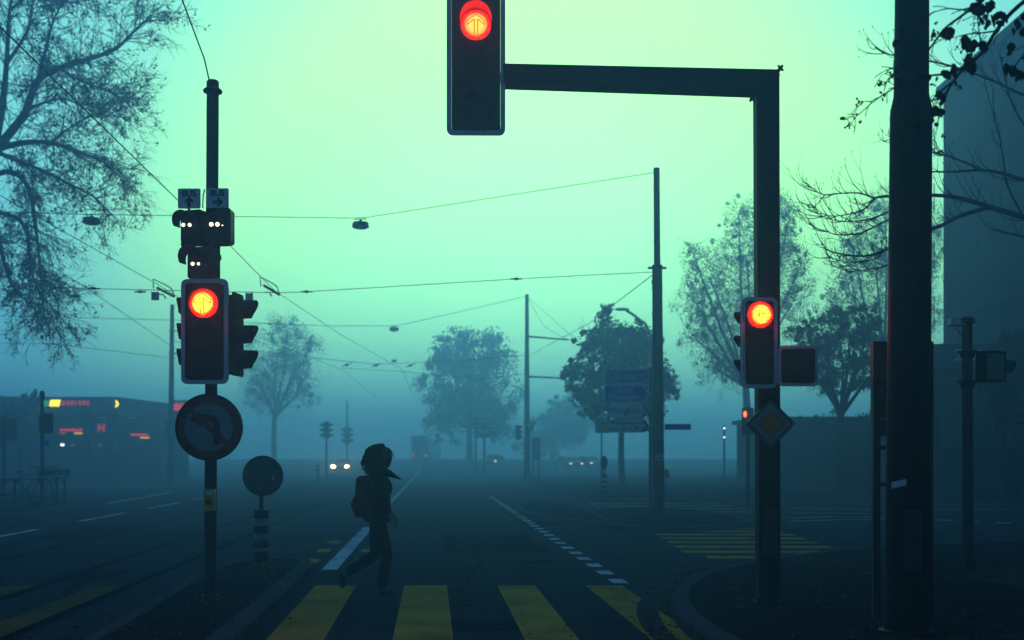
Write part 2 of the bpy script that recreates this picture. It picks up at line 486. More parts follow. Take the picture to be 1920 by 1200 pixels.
raised('far_island', [(-8.2, 66), (-6.6, 62), (-6.4, 66), (-8.9, 100), (-10.4, 100)], .18, 1)

mk = {'y': MB(), 'w': MB(), 'f': MB()}
VIGNETTED = paint_mat('vignetted_yellow_road_paint', (.17, .11, .025))  # zebra yellow with the vignette of the left frame edge put into its colour
def strip(b, pts, w, z=.004):            # painted line along points with width w
    p = [Vector((q[0], q[1], 0)) for q in pts]
    L, Rr = [], []
    for i in range(len(p)):
        t = (p[min(i+1, len(p)-1)]-p[max(i-1, 0)]).normalized(); s = Vector((-t.y, t.x, 0))*w/2
        L.append(p[i]+s); Rr.append(p[i]-s)
    n = len(p)
    b.add([(v.x, v.y, gz(v.y)+z) for v in L]+[(v.x, v.y, gz(v.y)+z) for v in Rr], [(i, n+i, n+i+1, i+1) for i in range(n-1)])
D = -0.0703                              # sideways drift of the street per metre of depth
# main crosswalk: yellow bars along the driving direction
for x0, x1 in ((-1.30, -.80), (-.345, .135), (.655, 1.115), (-2.28, -1.80), (-4.60, -4.12), (-5.55, -5.08), (-6.5, -6.03), (-7.45, -7.0)):
    a = -.012 if x0 < -4 else 0
    pass
CROSS = [(592, 668), (758, 838), (932, 1003), (1098, 1166), (181, 256), (20, 92), (-140, -66)]
for a, b in CROSS:
    yf, yn = 12.72, 8.2
    xa, xb = (a-960)*yf/F, (b-960)*yf/F
    m = mk['f' if b < 300 else 'y']
    m.add([(xa, yf, .004), (xb, yf, .004), (xb-D*(yf-yn), yn, .004), (xa-D*(yf-yn), yn, .004)], [(0, 3, 2, 1)])
# side-street crosswalk
for k in range(9):
    yb = 16.15 + k*.98
    xl = 2.66 + .03*k if k else 2.9
    mk['y'].add([(xl-.1, yb, .004), (5.35-.04*(8-k), yb-.12, .004), (5.35-.04*(8-k), yb+.36, .004), (xl-.1, yb+.46, .004)], [(0, 1, 2, 3)])
for k in range(4):
    yb = 30.2 + k*1.9
    mk['y'].add([(2.4, yb, .004), (6.6, yb-.1, .004), (6.6, yb+.3, .004), (2.4, yb+.4, .004)], [(0, 1, 2, 3)])
# give-way squares right of the lane
for k in range(30):
    y = 12.95 + k*.985
    x = 1.24 + D*(y-12.95)*.98
    mk['w'].add([(x-.09, y, .004), (x+.09, y, .004), (x+.09-.03, y+.47, .004), (x-.09-.03, y+.47, .004)], [(0, 1, 2, 3)])
strip(mk['w'], [(-2.33, 14.5), (-2.97, 23.5)], .2)
strip(mk['w'], [(-2.97+D*(y-23.5), y) for y in (25.5, 31)], .12)
strip(mk['w'], [(-3.6+D*(y-32), y) for y in (34, 60, 90, 100, 110, 120, 130, 140)], .12)
for k in range(3):
    y = 15.5 + k*1.75
    xc = -2.33 - .0711*(y-14.5)
    for off in ((-.34, .34) if k < 2 else (-.34,)):
        mk['y'].add([(xc+off-.11, y, .004), (xc+off+.09, y, .004), (xc+off+.05, y+.6, .004), (xc+off-.15, y+.6, .004)], [(0, 1, 2, 3)])
for y0, y1 in ((17.5, 22.8), (25.7, 29.9), (32.5, 36.6), (39, 43)):
    strip(mk['w'], [(-9.05+D*1.25*(y-17.5), y) for y in (y0, y1)], .13)
strip(mk['w'], [(-12.8+(-.13)*(y-36), y) for y in (36, 42, 48)], .14)
strip(mk['w'], [(-9.5, 58), (-24, 62)], .2)
strip(mk['w'], [G(1480, 972)[:2], G(1560, 969)[:2], G(1640, 970)[:2], G(1760, 972)[:2]], .14)
strip(mk['w'], [G(1478, 978)[:2], G(1560, 975)[:2], G(1660, 973)[:2]], .14)
strip(mk['w'], [G(1480, 953)[:2], G(1640, 955)[:2], G(1930, 957)[:2]], .16)
strip(mk['w'], [G(1480, 961)[:2], G(1650, 964)[:2]], .14)
for a, b in (((1755, 975), (1788, 976)), ((1826, 978), (1838, 978)), ((1866, 980), (1896, 981))):
    strip(mk['w'], [G(*a)[:2], G(*b)[:2]], .22)
strip(mk['y'], [G(-80, 913)[:2], G(150, 913)[:2], G(300, 910)[:2]], .5)
tag(mk['y'].build('yellow_road_markings', YEL, smooth=False), 'worn yellow zebra bars painted on the asphalt', kind=STRUCT)
tag(mk['f'].build('vignetted_road_markings', VIGNETTED, smooth=False), 'worn yellow zebra bars across the tram rails, edge vignette darkening in their colour', kind=STRUCT)
tag(mk['w'].build('white_road_markings', WHT, smooth=False), 'white lane lines painted on the asphalt', kind=STRUCT)

pa = MB()
for x0_, y0_, x1_, y1_ in ((-.75, 9.35, .1, 9.8), (-1.0, 17.2, .6, 21.5), (.2, 24, 1.1, 33), (-5.5, 13.2, -4.7, 14.6), (1.5, 12.2, 3.2, 12.6), (3.3, 22, 6, 23), (-8.4, 20, -7.3, 24)):
    pa.sheet([(x0_, y0_), (x1_, y0_+.02), (x1_+D*(y1_-y0_), y1_), (x0_+D*(y1_-y0_), y1_)], .0015)
tag(pa.build('asphalt_patches', mat('patched_asphalt', (.017, .018, .02), .9, var=.5, scale=5, spec=0.0, bump=.4, fine=80), smooth=False), 'darker repaired patches in the asphalt', kind=STRUCT)
for (mx_, my_, lab) in ((.35, 15.6, 'round iron manhole cover in the lane past the crosswalk'), (-5.0, 19.5, 'round iron manhole cover between the tram rails')):
    c_ = MB(); c_.lathe([(.31, -.02), (.31, .004), (.27, .006), (.26, .003), (.02, .004)], 32, 'z', (mx_, my_, 0))
    tag(c_.build('manhole_cover', mat('cast_iron', (.012, .012, .013), .8, .0, var=.4, scale=20, bump=.5, fine=60, spec=0.0), org=(mx_, my_, 0)), lab, 'manhole cover')
# tram rails: steel head plus dark groove, four rails
rails, groove, bed = MB(), MB(), MB()
for off in (0, -1.0, -2.62, -3.62):
    pts = [(-3.36 - .0722*y + off - .00006*max(0, y-30)**2, y) for y in (4, 8, 14, 20, 28, 40, 55, 70, 90, 100, 110, 120)]
    strip(groove, pts, .085, .006)
    strip(rails, [(x+.075, y) for x, y in pts], .045, .010)
tag(rails.build('tram_rails', M_STEEL, smooth=False), 'steel tram rails set flush in the asphalt', kind=STRUCT)
tag(groove.build('rail_grooves', M_GROOVE, smooth=False), 'dark rail grooves beside the tram rails', kind=STRUCT)
# gutter stones outside the corner kerb
gp = smooth_line([Vector((*q, 0)) for q in ((2.1, 5.2), (1.9, 6.4), g2(1341, 1200), g2(1285, 1164), g2(1255, 1130), g2(1259, 1100), g2(1311, 1070), g2(1412, 1047), g2(1588, 1027))], 6)
gg = MB(); strip(gg, [(p.x-.19, p.y+.02) for p in gp], .2, .005)
tag(gg.build('gutter', M_GUT, smooth=False), 'stone gutter strip along the corner kerb', kind=STRUCT)
# verge of dark soil on the corner
vg = MB(); vg.slab(chaikin([(2.6, 4.2), (2.3, 7.0), (2.2, 8.0), (3.5, 8.35), (5.2, 8.6), (8, 8.2), (20, 8.4), (20, 4.2)], 2), KZ-.03, KZ+.012)
tag(vg.build('verge', M_SOIL), 'dark soil verge at the corner', kind=STRUCT)
vg = MB(); vg.slab(chaikin([(4.8, 11.0), (5.2, 13.6), (9, 14.6), (20, 14.6), (20, 10.4), (8, 10.6)], 2), KZ-.03, KZ+.012)
tag(vg.build('far_verge', M_SOIL), 'dark soil verge round the far mast', kind=STRUCT)

rng = random.Random(5)
# grass blades on the verges, uncountable
gr = MB()
def blades(x0, x1, y0, y1, n):
    for _ in range(n):
        x, y = rng.uniform(x0, x1), rng.uniform(y0, y1)
        h, a, w = rng.uniform(.02, .07), rng.uniform(0, 6.28), rng.uniform(.004, .009)
        dx, dy = math.cos(a), math.sin(a)
        gr.add([(x-dy*w, y+dx*w, KZ), (x+dy*w, y-dx*w, KZ), (x+dx*h*.6, y+dy*h*.6, KZ+h)], [(0, 1, 2)])
blades(2.6, 6, 6.0, 8.3, 2600); blades(5.0, 9, 11.0, 14.2, 2600)
tag(gr.build('grass', M_LEAFG, smooth=False, fixn=False), 'short dark grass on the corner verges', kind='stuff')
# fallen leaves, uncountable litter
lf = MB()
def leaf(x, y, z, s):
    a = rng.uniform(0, 6.28); t = rng.uniform(-.5, .5); u = rng.uniform(-.4, .4)
    X = Matrix.Translation((x, y, z+s*.25)) @ Matrix.Rotation(a, 4, 'Z') @ Matrix.Rotation(t, 4, 'X') @ Matrix.Rotation(u, 4, 'Y')
    pts = [(-1, 0, 0), (-.45, -.5, .12), (.25, -.55, .16), (.6, -.25, .06), (1, 0, 0), (.6, .25, .06), (.25, .55, .16), (-.45, .5, .12), (0, 0, -.08)]
    lf.add([X @ (Vector(p)*s) for p in pts], [(i, (i+1) % 8, 8) for i in range(8)])
for p in gp:
    for _ in range(9):
        if p.y > 6.5: leaf(p.x-.17+rng.gauss(0, .09), p.y+rng.uniform(-.3, .3), .01, rng.uniform(.018, .04))
for _ in range(260): leaf(rng.uniform(-3.5, -2.2), rng.uniform(7.5, 14.6), KZ+.004, rng.uniform(.015, .035))
for _ in range(70): leaf(rng.gauss(-2.95, .12), rng.gauss(13.2, .5), KZ+.004, rng.uniform(.02, .04))
for _ in range(500): leaf(rng.uniform(1.9, 7), rng.uniform(6, 15), KZ+.006, rng.uniform(.02, .04))
for _ in range(160): leaf(rng.uniform(-2.3, 2.2), rng.uniform(9, 24), .006, rng.uniform(.012, .03))
for _ in range(60): leaf(rng.gauss(-3.2, .5), rng.uniform(16, 24), .006, rng.uniform(.02, .045))
for _ in range(30): leaf(rng.uniform(-7, -3.4), rng.uniform(9, 16), .006, rng.uniform(.02, .04))
for _ in range(90): leaf(rng.uniform(.0, 3.0), rng.uniform(22, 27), .006, rng.uniform(.02, .05))
for k in range(120):
    t = rng.random(); leaf(.15+1.9*t+rng.gauss(0, .1), 30.0-5.5*t+rng.gauss(0, .12)-1.2, .01, rng.uniform(.03, .05))
tag(lf.build('fallen_leaves', M_FALLEN, smooth=False, fixn=False), 'rust brown fallen leaves lying in gutter and on pavement', kind='stuff')

# ------------------------------------------------------------------ traffic signals
ARROW_UP = [(-.012, -.085), (.012, -.085), (.012, .035), (.062, -.005), (.062, .022), (0, .072), (-.062, .022), (-.062, -.005), (-.012, .035)]
def outline_band(poly, w):
    return inset(poly, w)
M_ARROW = emit('red_arrow_outline', (1.0, .05, .004), 5.0)
def lens_mesh(M, r, dome=.045):
    b = MB(M); n, k = 40, 12
    vs, fs, at = [(0, -dome, 0)], [], [0.0]
    for i in range(1, k+1):
        t = i/k
        for j in range(n):
            q = 2*math.pi*j/n
            vs.append((r*t*math.cos(q), -dome*math.sqrt(max(0, 1-t*t*.98)), r*t*math.sin(q))); at.append(t)
    fs += [(0, 1+j, 1+(j+1) % n) for j in range(n)]
    for i in range(k-1):
        for j in range(n): fs.append((1+i*n+j, 1+(i+1)*n+j, 1+(i+1)*n+(j+1) % n, 1+i*n+(j+1) % n))
    b.add(vs, fs); b.attr = at
    return b
def visor_mesh(M, r, L, a0=-25, a1=205, th=.004, cut=.45, flare=1.0):
    b = MB(M); n = 22; vs = []; fs = []
    for rr in (r, r-th):
        for end in (0, 1):
            for k in range(n+1):
                a = R(a0+(a1-a0)*k/n)
                d = 0 if not end else -L*(1-cut*(1-max(0, min(1, (math.sin(a)+.45)/1.2))))
                q = rr*(flare if end else 1)
                vs.append((q*math.cos(a), d, q*math.sin(a)))
    m = n+1
    for k in range(n):
        fs += [(k, k+1, m+k+1, m+k), (2*m+k, 3*m+k, 3*m+k+1, 2*m+k+1), (m+k, m+k+1, 3*m+k+1, 3*m+k), (k, 2*m+k, 2*m+k+1, k+1)]
    fs += [(0, m, 3*m, 2*m), (n, 2*m+n, 3*m+n, m+n)]
    b.add(vs, fs)
    return b
def signal_head(root, c, yaw, w, h, r, frame=.035, lit=True, arrow='up', visor=.12, board=True, nl=3, dome=.05, gap=None, arrow_s=1.0, zoff=0.0, lm='red_lens_glow'):
    """a signal head whose face lies in the plane through c, facing -Y when yaw is 0"""
    M = TR(c, yaw)
    hw, hh = w-2*frame, h-2*frame
    b = MB(M)
    b.prism(rrect(hw-.004, hh-.004, .03), -.012, .16)
    for k in range(nl):                       # raised door seams of the lamp chambers
        pass
    g = gap or hh/nl*.97
    zs = [(nl-1)/2*g - k*g + zoff for k in range(nl)]
    for z in zs[:-1]: b.prism(rrect(hw-.03, .008, .003, 2, 0, z-g/2), -.017, -.011)
    for sx in (-1, 1): b.prism(rrect(.008, hh*.8, .003, 2, sx*(hw/2-.02), 0), -.018, -.011)
    b.prism(rrect(.06, .006, .002, 2, hw*.22, -hh/2+.06), -.016, -.011)
    head = b.build('signal_head', M_BLACK, root, M.translation)
    if board:
        f = MB(M); f.ring(rrect(w, h, .055, 7), rrect(hw, hh, .03, 7), -.006, .02)
        f.build('backboard', M_FRAME, head, M.translation)
    for i, z in enumerate(zs):
        Ml = M @ Matrix.Translation((0, -.013, z))
        on = lit and i == 0
        lb = lens_mesh(Ml, r, dome if on else .02)
        if not on: lb.attr = None
        lo = lb.build('lens', MATS[lm] if on else M_BLACK, head, Ml.translation)
        if on:
            lo['label'] = 'lit red lens'
        if visor:
            v = visor_mesh(Ml, r+.012, visor)
            v.build('visor', M_VISOR, head, Ml.translation)
        if on and arrow:
            a = MB(Ml)
            def curve_y(x, z): return -dome*math.sqrt(max(0, 1-min(1, (x*x+z*z)/(r*r)*.98)))-.0025
            def edge(poly, wd):
                n = len(poly)
                for i2 in range(n):
                    p0, p1 = Vector(poly[i2]), Vector(poly[(i2+1) % n])
                    d = (p1-p0)
                    s = Vector((-d.y, d.x)).normalized()*wd/2
                    m2 = max(2, int(d.length/.015)+1)
                    vs = []
                    for q in range(m2):
                        c2 = p0+d*q/(m2-1)
                        for sg in (1, -1):
                            e = c2+s*sg; vs.append((e.x, curve_y(e.x, e.y), e.y))
                    a.add(vs, [(2*q, 2*q+1, 2*q+3, 2*q+2) for q in range(m2-1)])
            sc_ = r/.1*arrow_s
            if arrow == 'up': edge([(x*sc_, z*sc_) for x, z in ARROW_UP], .008*sc_)
            else:
                edge([(x*sc_*.75-.03*sc_, z*sc_*.9) for x, z in ARROW_UP], .007*sc_)
                edge([((z*.75+.035)*sc_, (-x*.75-.005)*sc_) for x, z in ARROW_UP], .007*sc_)
            a.build('arrow', M_ARROW, head, Ml.translation, fixn=False)
    return head

def bracket(root, pts, r=.02): 
    b = MB(); b.tube(pts, r, 8); return b.build('bracket', M_DPOLE, root)

# --- left mast on the island
Yl = 10.46
base = P(394, 1125, Yl); base.z = KZ
left = thing('traffic_signal', base, 'signal mast on the left island with two BUS plates and a no left turn sign', 'traffic light')
b = MB()
def pw(px, py, Y=Yl): return P(px, py, Y)
top = pw(399, 153); 
ax = lambda z: Vector((base.x+(top.x-base.x)*(z-base.z)/(top.z-base.z), Yl, z))
b.tube([ax(KZ-.02), ax(KZ+.05)], [.075, .075], 20); b.tube([ax(KZ+.05), ax(top.z-.06)], .055, 24)
b.build('pole', M_POLE, left)
b = MB(); zt = top.z
b.lathe([(.057, -.02), (.085, -.01), (.088, .005), (.075, .02), (.056, .03), (.056, .085), (.045, .1), (.02, .105)], 24, 'z', ax(zt-.09))
b.build('pole_cap', M_POLE, left, ax(zt-.09))
signal_head(left, pw(383.5, 621.5, Yl-.22), R(-3), .427, .946, .126, .037, True, 'up', 0.045, dome=.062, gap=.262, zoff=-.013)
bracket(left, [ax(2.2), pw(384, 700, Yl-.05), pw(384, 690, Yl-.12)], .025); bracket(left, [ax(3.0), pw(384, 540, Yl-.12)], .025)
# signal for the crossing tracks, seen from the side
M = TR(pw(447, 628, Yl-.02), R(82))
b = MB(M); b.prism(rrect(.20, .72, .03), 0, .11)
b.prism(rrect(.26, .76, .03), .0, .012)
sideh = b.build('signal_head', M_BLACK, left, M.translation)
for z in (.23, 0, -.23):
    Mv = M @ Matrix.Translation((0, -.002, z))
    visor_mesh(Mv, .092, .17, -60, 240, .005, .35, .93).build('visor', M_VISOR, sideh, Mv.translation)
    lb = lens_mesh(Mv, .08, .02); lb.attr = None; lb.build('lens', M_BLACK, sideh, Mv.translation)
bracket(left, [ax(2.62), pw(436, 628)], .022)
# lamp visors of the head that faces the other way, peeping out on the left
M = TR(pw(345, 622, Yl+.02), R(-80))
b = MB(M); b.prism(rrect(.18, .72, .03), .0, .10); sh2 = b.build('signal_head', M_BLACK, left, M.translation)
for z in (.235, 0, -.235):
    Mv = M @ Matrix.Translation((0, -.002, z)); visor_mesh(Mv, .08, .06, -60, 240, .005, .3).build('visor', M_VISOR, sh2, Mv.translation)
# tram lamp boxes with white dots
def dot_box(px, py, wpx, hpx, yaw, dots, vis, vx=0):
    M = TR(pw(px, py, Yl-.16), yaw)
    k = Yl/F
    w, h = wpx*k, hpx*k
    b = MB(M)
    b.prism(rrect(w, h, .025), 0, .15); b.prism(rrect(w-.02, .012, .004, 2, 0, -h/2-.004), .02, .12); b.prism(rrect(w*.3, .006, .002, 2, w*.2, -h/2+.04), -.004, .0)
    o = b.build('lamp_box', M_BLACK, left, M.translation)
    Mv = M @ Matrix.Translation((vx, -.002, h*.08))
    visor_mesh(Mv, min(w, h)*.46, vis, -20, 200, .004, .3).build('visor', M_VISOR, o, Mv.translation)
    return o
def led(o, px, py, rad, Y=Yl-.17):
    p = P(px, py, Y); b = MB(); b.lathe([(rad, .004), (rad, 0), (rad*.7, -.004)], 16, 'y', p); b.build('white_dot', M_LED, o, p)
o = dot_box(358, 424, 44, 60, R(-18), None, .14, -.02)
for px in (343.5, 355.5): led(o, px, 421.5, .0165, Yl-.185)
o = dot_box(409, 422, 46, 64, R(0), None, .06)
for px in (396, 407.5): led(o, px, 420.5, .019)
led(o, 417, 422.5, .006)
o = dot_box(374, 492, 50, 58, R(-16), None, .15, -.03)
for px, rr in ((361, .0165), (372, .013)): led(o, px, 494.5, rr, Yl-.19)
bracket(left, [ax(3.62), pw(384, 462, Yl-.05)], .03); bracket(left, [pw(340, 458, Yl-.08), pw(430, 458, Yl-.08)], .02)
b = MB(); b.tube([pw(384, 355), pw(381, 366), pw(380, 390)], .006, 6); b.build('cable', M_WIRE, left)
b = MB(); b.lathe([(.058, -.03), (.075, -.03), (.075, .03), (.058, .03)], 20, 'z', ax(3.37)); b.lathe([(.058, -.02), (.085, -.02), (.085, .02), (.058, .02)], 20, 'z', ax(3.27)); b.build('clamp', M_DPOLE, left)
ARR = [(-.16, -.5), (.16, -.5), (.16, .12), (.42, -.12), (.42, .18), (0, .55), (-.42, .18), (-.42, -.12), (-.16, .12)]
for px, py, right in ((354.5, 372, False), (407.5, 371.5, True)):
    M = TR(pw(px, py, Yl-.15)); b = MB(M); b.prism(rrect(.203, .18, .014), 0, .012)
    s = b.build('bus_sign', M_WHITE, left, M.translation)
    s['label'] = 'white BUS plate with right arrow' if right else 'white BUS plate with up arrow'
    lettering('BUS', .075, M_BLACKP, s, M @ Matrix.Translation((0, -.0025, .043)), bold=.002)
    b = MB(M); q = [(x*.09, z*.09-.035) for x, z in ARR]
    if right: q = [(z+.035+.0, -(x)-.035) for x, z in q]
    b.prism(q, -.003, .0005); b.build('arrow', M_BLACKP, s, M.translation, smooth=False)
    bracket(left, [pw(px, py+18, Yl-.13), pw(px, py+26, Yl-.1)], .012)
# no left turn sign
M = TR(pw(391.5, 801, Yl-.09))
b = MB(M); b.prism(circ(.302, 48), 0, .02); b.ring(circ(.306, 48), circ(.292, 48), -.012, .03)
sg = b.build('road_sign', M_DPOLE, left, M.translation); sg['label'] = 'round no left turn sign with red rim'
b = MB(M); b.prism(circ(.285, 48), -.004, .001); b.build('sign_face', M_SHADEWHITE, sg, M.translation)
b = MB(M); b.ring(circ(.284, 48), circ(.222, 48), -.007, -.003); b.build('rim', M_SHADERED, sg, M.translation)
cl = smooth_line([Vector((.075, -.16, 0)), Vector((.075, -.02, 0)), Vector((.05, .06, 0)), Vector((-.02, .085, 0)), Vector((-.075, .075, 0))], 5)
b = MB(M)
Lp, Rp = [], []
for i, p in enumerate(cl):
    t = (cl[min(i+1, len(cl)-1)]-cl[max(i-1, 0)]).normalized(); n_ = Vector((-t.y, t.x, 0))*.031
    Lp.append(p+n_); Rp.append(p-n_)
for i in range(len(cl)-1):
    b.prism([(q.x, q.y) for q in (Lp[i], Lp[i+1], Rp[i+1], Rp[i])], -.0065, -.003)
b.prism([(-.175, .075), (-.07, .145), (-.07, .005)], -.0066, -.003)
b.build('arrow', M_BLACKP, sg, M.translation, smooth=False)
b = MB(M); a_ = R(-43); cc, ss = math.cos(a_), math.sin(a_)
b.prism([(x*cc-z*ss, x*ss+z*cc) for x, z in ((-.225, -.024), (.225, -.024), (.225, .024), (-.225, .024))], -.0095, -.006)
b.build('slash', M_SHADERED, sg, M.translation, smooth=False)
bracket(left, [pw(391.5, 780, Yl-.07), ax(1.8)], .02)
# yellow push button box
M = TR(pw(392, 938, Yl-.10)); b = MB(M); b.prism(rrect(.09, .198, .012), 0, .075)
bx = b.build('button_box', M_YBOX, left, M.translation)
b = MB(M); b.prism(rrect(.056, .03, .005, 3, 0, .062), -.003, .001); b.build('window', M_WHITE, bx, M.translation)
b = MB(M); b.lathe([(.026, .0), (.026, -.012), (.018, -.016)], 18, 'y', (0, 0, -.015)); b.build('button', M_BLACKP, bx, M.translation)

# --- right gantry
Yr = 10.27
rb = P(1440, 1130, Yr); rb.z = KZ
gan = thing('traffic_signal', rb, 'square post with long arm holding the big overhead red signal, priority diamond below', 'traffic light')
zt = P(1437, 155, Yr).z
b = MB(); tb = P(1436.5, 155, Yr)
def sq(c, hw, ch=.022): 
    return [(c.x-hw+ch, c.y-hw), (c.x+hw-ch, c.y-hw), (c.x+hw, c.y-hw+ch), (c.x+hw, c.y+hw-ch), (c.x+hw-ch, c.y+hw), (c.x-hw+ch, c.y+hw), (c.x-hw, c.y+hw-ch), (c.x-hw, c.y-hw+ch)]
lo_, hi_ = sq(rb, .097), sq(tb, .102)
ztop_l, ztop_r = P(1415, 178, Yr).z, P(1457, 135, Yr).z
vs = [(x, y, KZ-.05) for x, y in lo_] + [(x, y, ztop_l + (ztop_r-ztop_l)*(x-(tb.x-.102))/.204) for x, y in hi_]
b.add(vs, [tuple(range(8)), tuple(range(8, 16))]+[(i, (i+1) % 8, 8+(i+1) % 8, 8+i) for i in range(8)])
b.build('post', M_DPOLE, gan)
b = MB(); b.box((rb.x-.13, rb.y-.13, KZ), (rb.x+.13, rb.y+.13, KZ+.02)); b.build('base_plate', M_DPOLE, gan)
for sx in (-1, 1):
    for sy in (-1, 1):
        b = MB(); b.lathe([(.014, 0), (.014, .03), (.008, .045)], 6, 'z', (rb.x+sx*.112, rb.y+sy*.112, KZ+.02)); b.build('bolt', M_POLE, gan)
b = MB(TR(Vector((rb.x, rb.y-.0975, .78)))); b.prism(rrect(.11, .42, .02), -.004, .002); b.ring(rrect(.13, .44, .025), rrect(.116, .426, .022), -.006, .002); b.build('access_door', mat('door_paint', (.03, .034, .036), .5), gan)
# arm, slightly turned toward the viewer at its free end
A = Vector((tb.x, Yr, 0)); 
xl = P(944, 146, 10.13).x
def arm_pt(x, z, y): return (x, y, z)
b = MB()
yl_, yr_ = 10.13, Yr
zl1, zl0 = P(950, 125, yl_).z, P(950, 162, yl_).z
vs = []
for x, yc, z0, z1 in ((xl, yl_, zl0, zl1), (None, yr_, None, None)):
    if x is not None:
        vs += [(x, yc-.085, z0), (x, yc+.085, z0), (x, yc+.085, z1), (x, yc-.085, z1)]
    else:
        vs += [(tb.x-.102, yc-.085, ztop_l-.0), (tb.x-.102, yc+.085, ztop_l), (tb.x+.095, yc+.085, ztop_r-.005), (tb.x+.095, yc-.085, ztop_r-.005)]
b.add(vs, [(0, 1, 2, 3), (4, 5, 6, 7), (0, 4, 5, 1), (1, 5, 6, 2), (2, 6, 7, 3), (3, 7, 4, 0)])
b.build('arm', M_DPOLE, gan)
b = MB()                                      # mitre flange with bolts
d = Vector((1, 0, (ztop_r-ztop_l)/.204)).normalized()
n_ = Vector((-d.z, 0, d.x))
p0, p1 = Vector((tb.x-.102, Yr, ztop_l))-d*.035, Vector((tb.x+.102, Yr, ztop_r))+d*.035
def slabline(p0, p1, hw, th):
    vs = []
    for p in (p0, p1):
        for sy in (-1, 1):
            for st in (-1, 1): vs.append(p+Vector((0, sy*hw, 0))+n_*st*th)
    b.add(vs, [(0, 1, 3, 2), (4, 6, 7, 5), (0, 4, 5, 1), (2, 3, 7, 6), (0, 2, 6, 4), (1, 5, 7, 3)])
slabline(p0, p1, .108, .012)
for p in (p0+d*.018, p1-d*.018):
    for sy in (-.07, .07): b.tube([p+Vector((0, sy, 0))-n_*.035, p+Vector((0, sy, 0))+n_*.035], .011, 6)
b.build('flange', M_DPOLE, gan)
# big overhead signal
Yo = 10.05
signal_head(gan, P(892.5, 111.5, Yo), R(1), .517, 1.335, .130, .042, True, 'up', .21, dome=.03, gap=.385, arrow_s=.95, zoff=-.087, lm='deep_red_lens_glow')
bracket(gan, [P(946, 146, 10.13), P(905, 146, 10.2)], .05)
# lower signal
signal_head(gan, P(1424, 642.5, Yr-.2), R(6), .325, .805, .112, .034, True, 'both', .03, dome=.056, gap=.245)
bracket(gan, [P(1424, 600, Yr-.1), P(1436, 600, Yr)], .03); bracket(gan, [P(1424, 690, Yr-.1), P(1436, 690, Yr)], .03)
M = TR(P(1394, 645, Yr-.02), R(-84)); b = MB(M); b.prism(rrect(.16, .62, .03), 0, .1); sh3 = b.build('signal_head', M_BLACK, gan, M.translation)
for z in (.215, 0, -.215):
    Mv = M @ Matrix.Translation((0, -.002, z)); visor_mesh(Mv, .075, .075, -20, 200, .005, .8).build('visor', M_VISOR, sh3, Mv.translation)
b = MB(); b.tube([P(1459, 574, Yr-.18), P(1463, 574, Yr-.18)], .012, 8); b.build('bolt', M_BLACK, gan)
# unlit square lamp box beside it
M = TR(P(1496.5, 686, Yr-.2), R(-3)); b = MB(M)
b.prism(rrect(.29, .30, .022), -.012, .14); b.prism(rrect(.22, .22, .015), -.02, -.011)
for sx in (-1, 1): b.prism(rrect(.007, .22, .003, 2, sx*.118, .01), -.018, -.011)
b.prism(rrect(.06, .006, .002, 2, .05, -.105), -.018, -.011)
lbx = b.build('lamp_box', M_BLACK, gan, M.translation)
b = MB(M); b.ring(rrect(.352, .36, .05, 7), rrect(.294, .304, .022, 7), -.006, .02); b.build('backboard', M_FRAME, lbx, M.translation)
b = MB(M); b.lathe([(.085, -.02), (.08, -.03), (.0001, -.034)], 24, 'y'); b.build('lens', M_VISOR, lbx, M.translation)
bracket(gan, [P(1465, 686, Yr-.1), P(1440, 686, Yr)], .025)
# priority diamond
M = TR(P(1445, 794.5, Yr-.13), R(2)) @ Matrix.Rotation(R(45), 4, 'Y')
s_ = .318
b = MB(M); b.prism(rrect(s_, s_, .025), 0, .018)
dm = b.build('road_sign', M_BLACKP, gan, M.translation); dm['label'] = 'priority road diamond with amber centre'
b = MB(M); b.ring(rrect(s_-.016, s_-.016, .02), rrect(s_-.03, s_-.03, .02), -.003, .001); b.build('rim', M_SHADEWHITE, dm, M.translation)
b = MB(M); b.ring(rrect(s_-.05, s_-.05, .015), rrect(.165, .165, .008), -.003, .001); b.build('border', M_SHADEWHITE, dm, M.translation)
b = MB(M); b.prism(rrect(.155, .155, .008), -.003, .001); b.build('centre', M_ORANGE, dm, M.translation)
bracket(gan, [P(1445, 780, Yr-.11), P(1441, 780, Yr-.03)], .02)

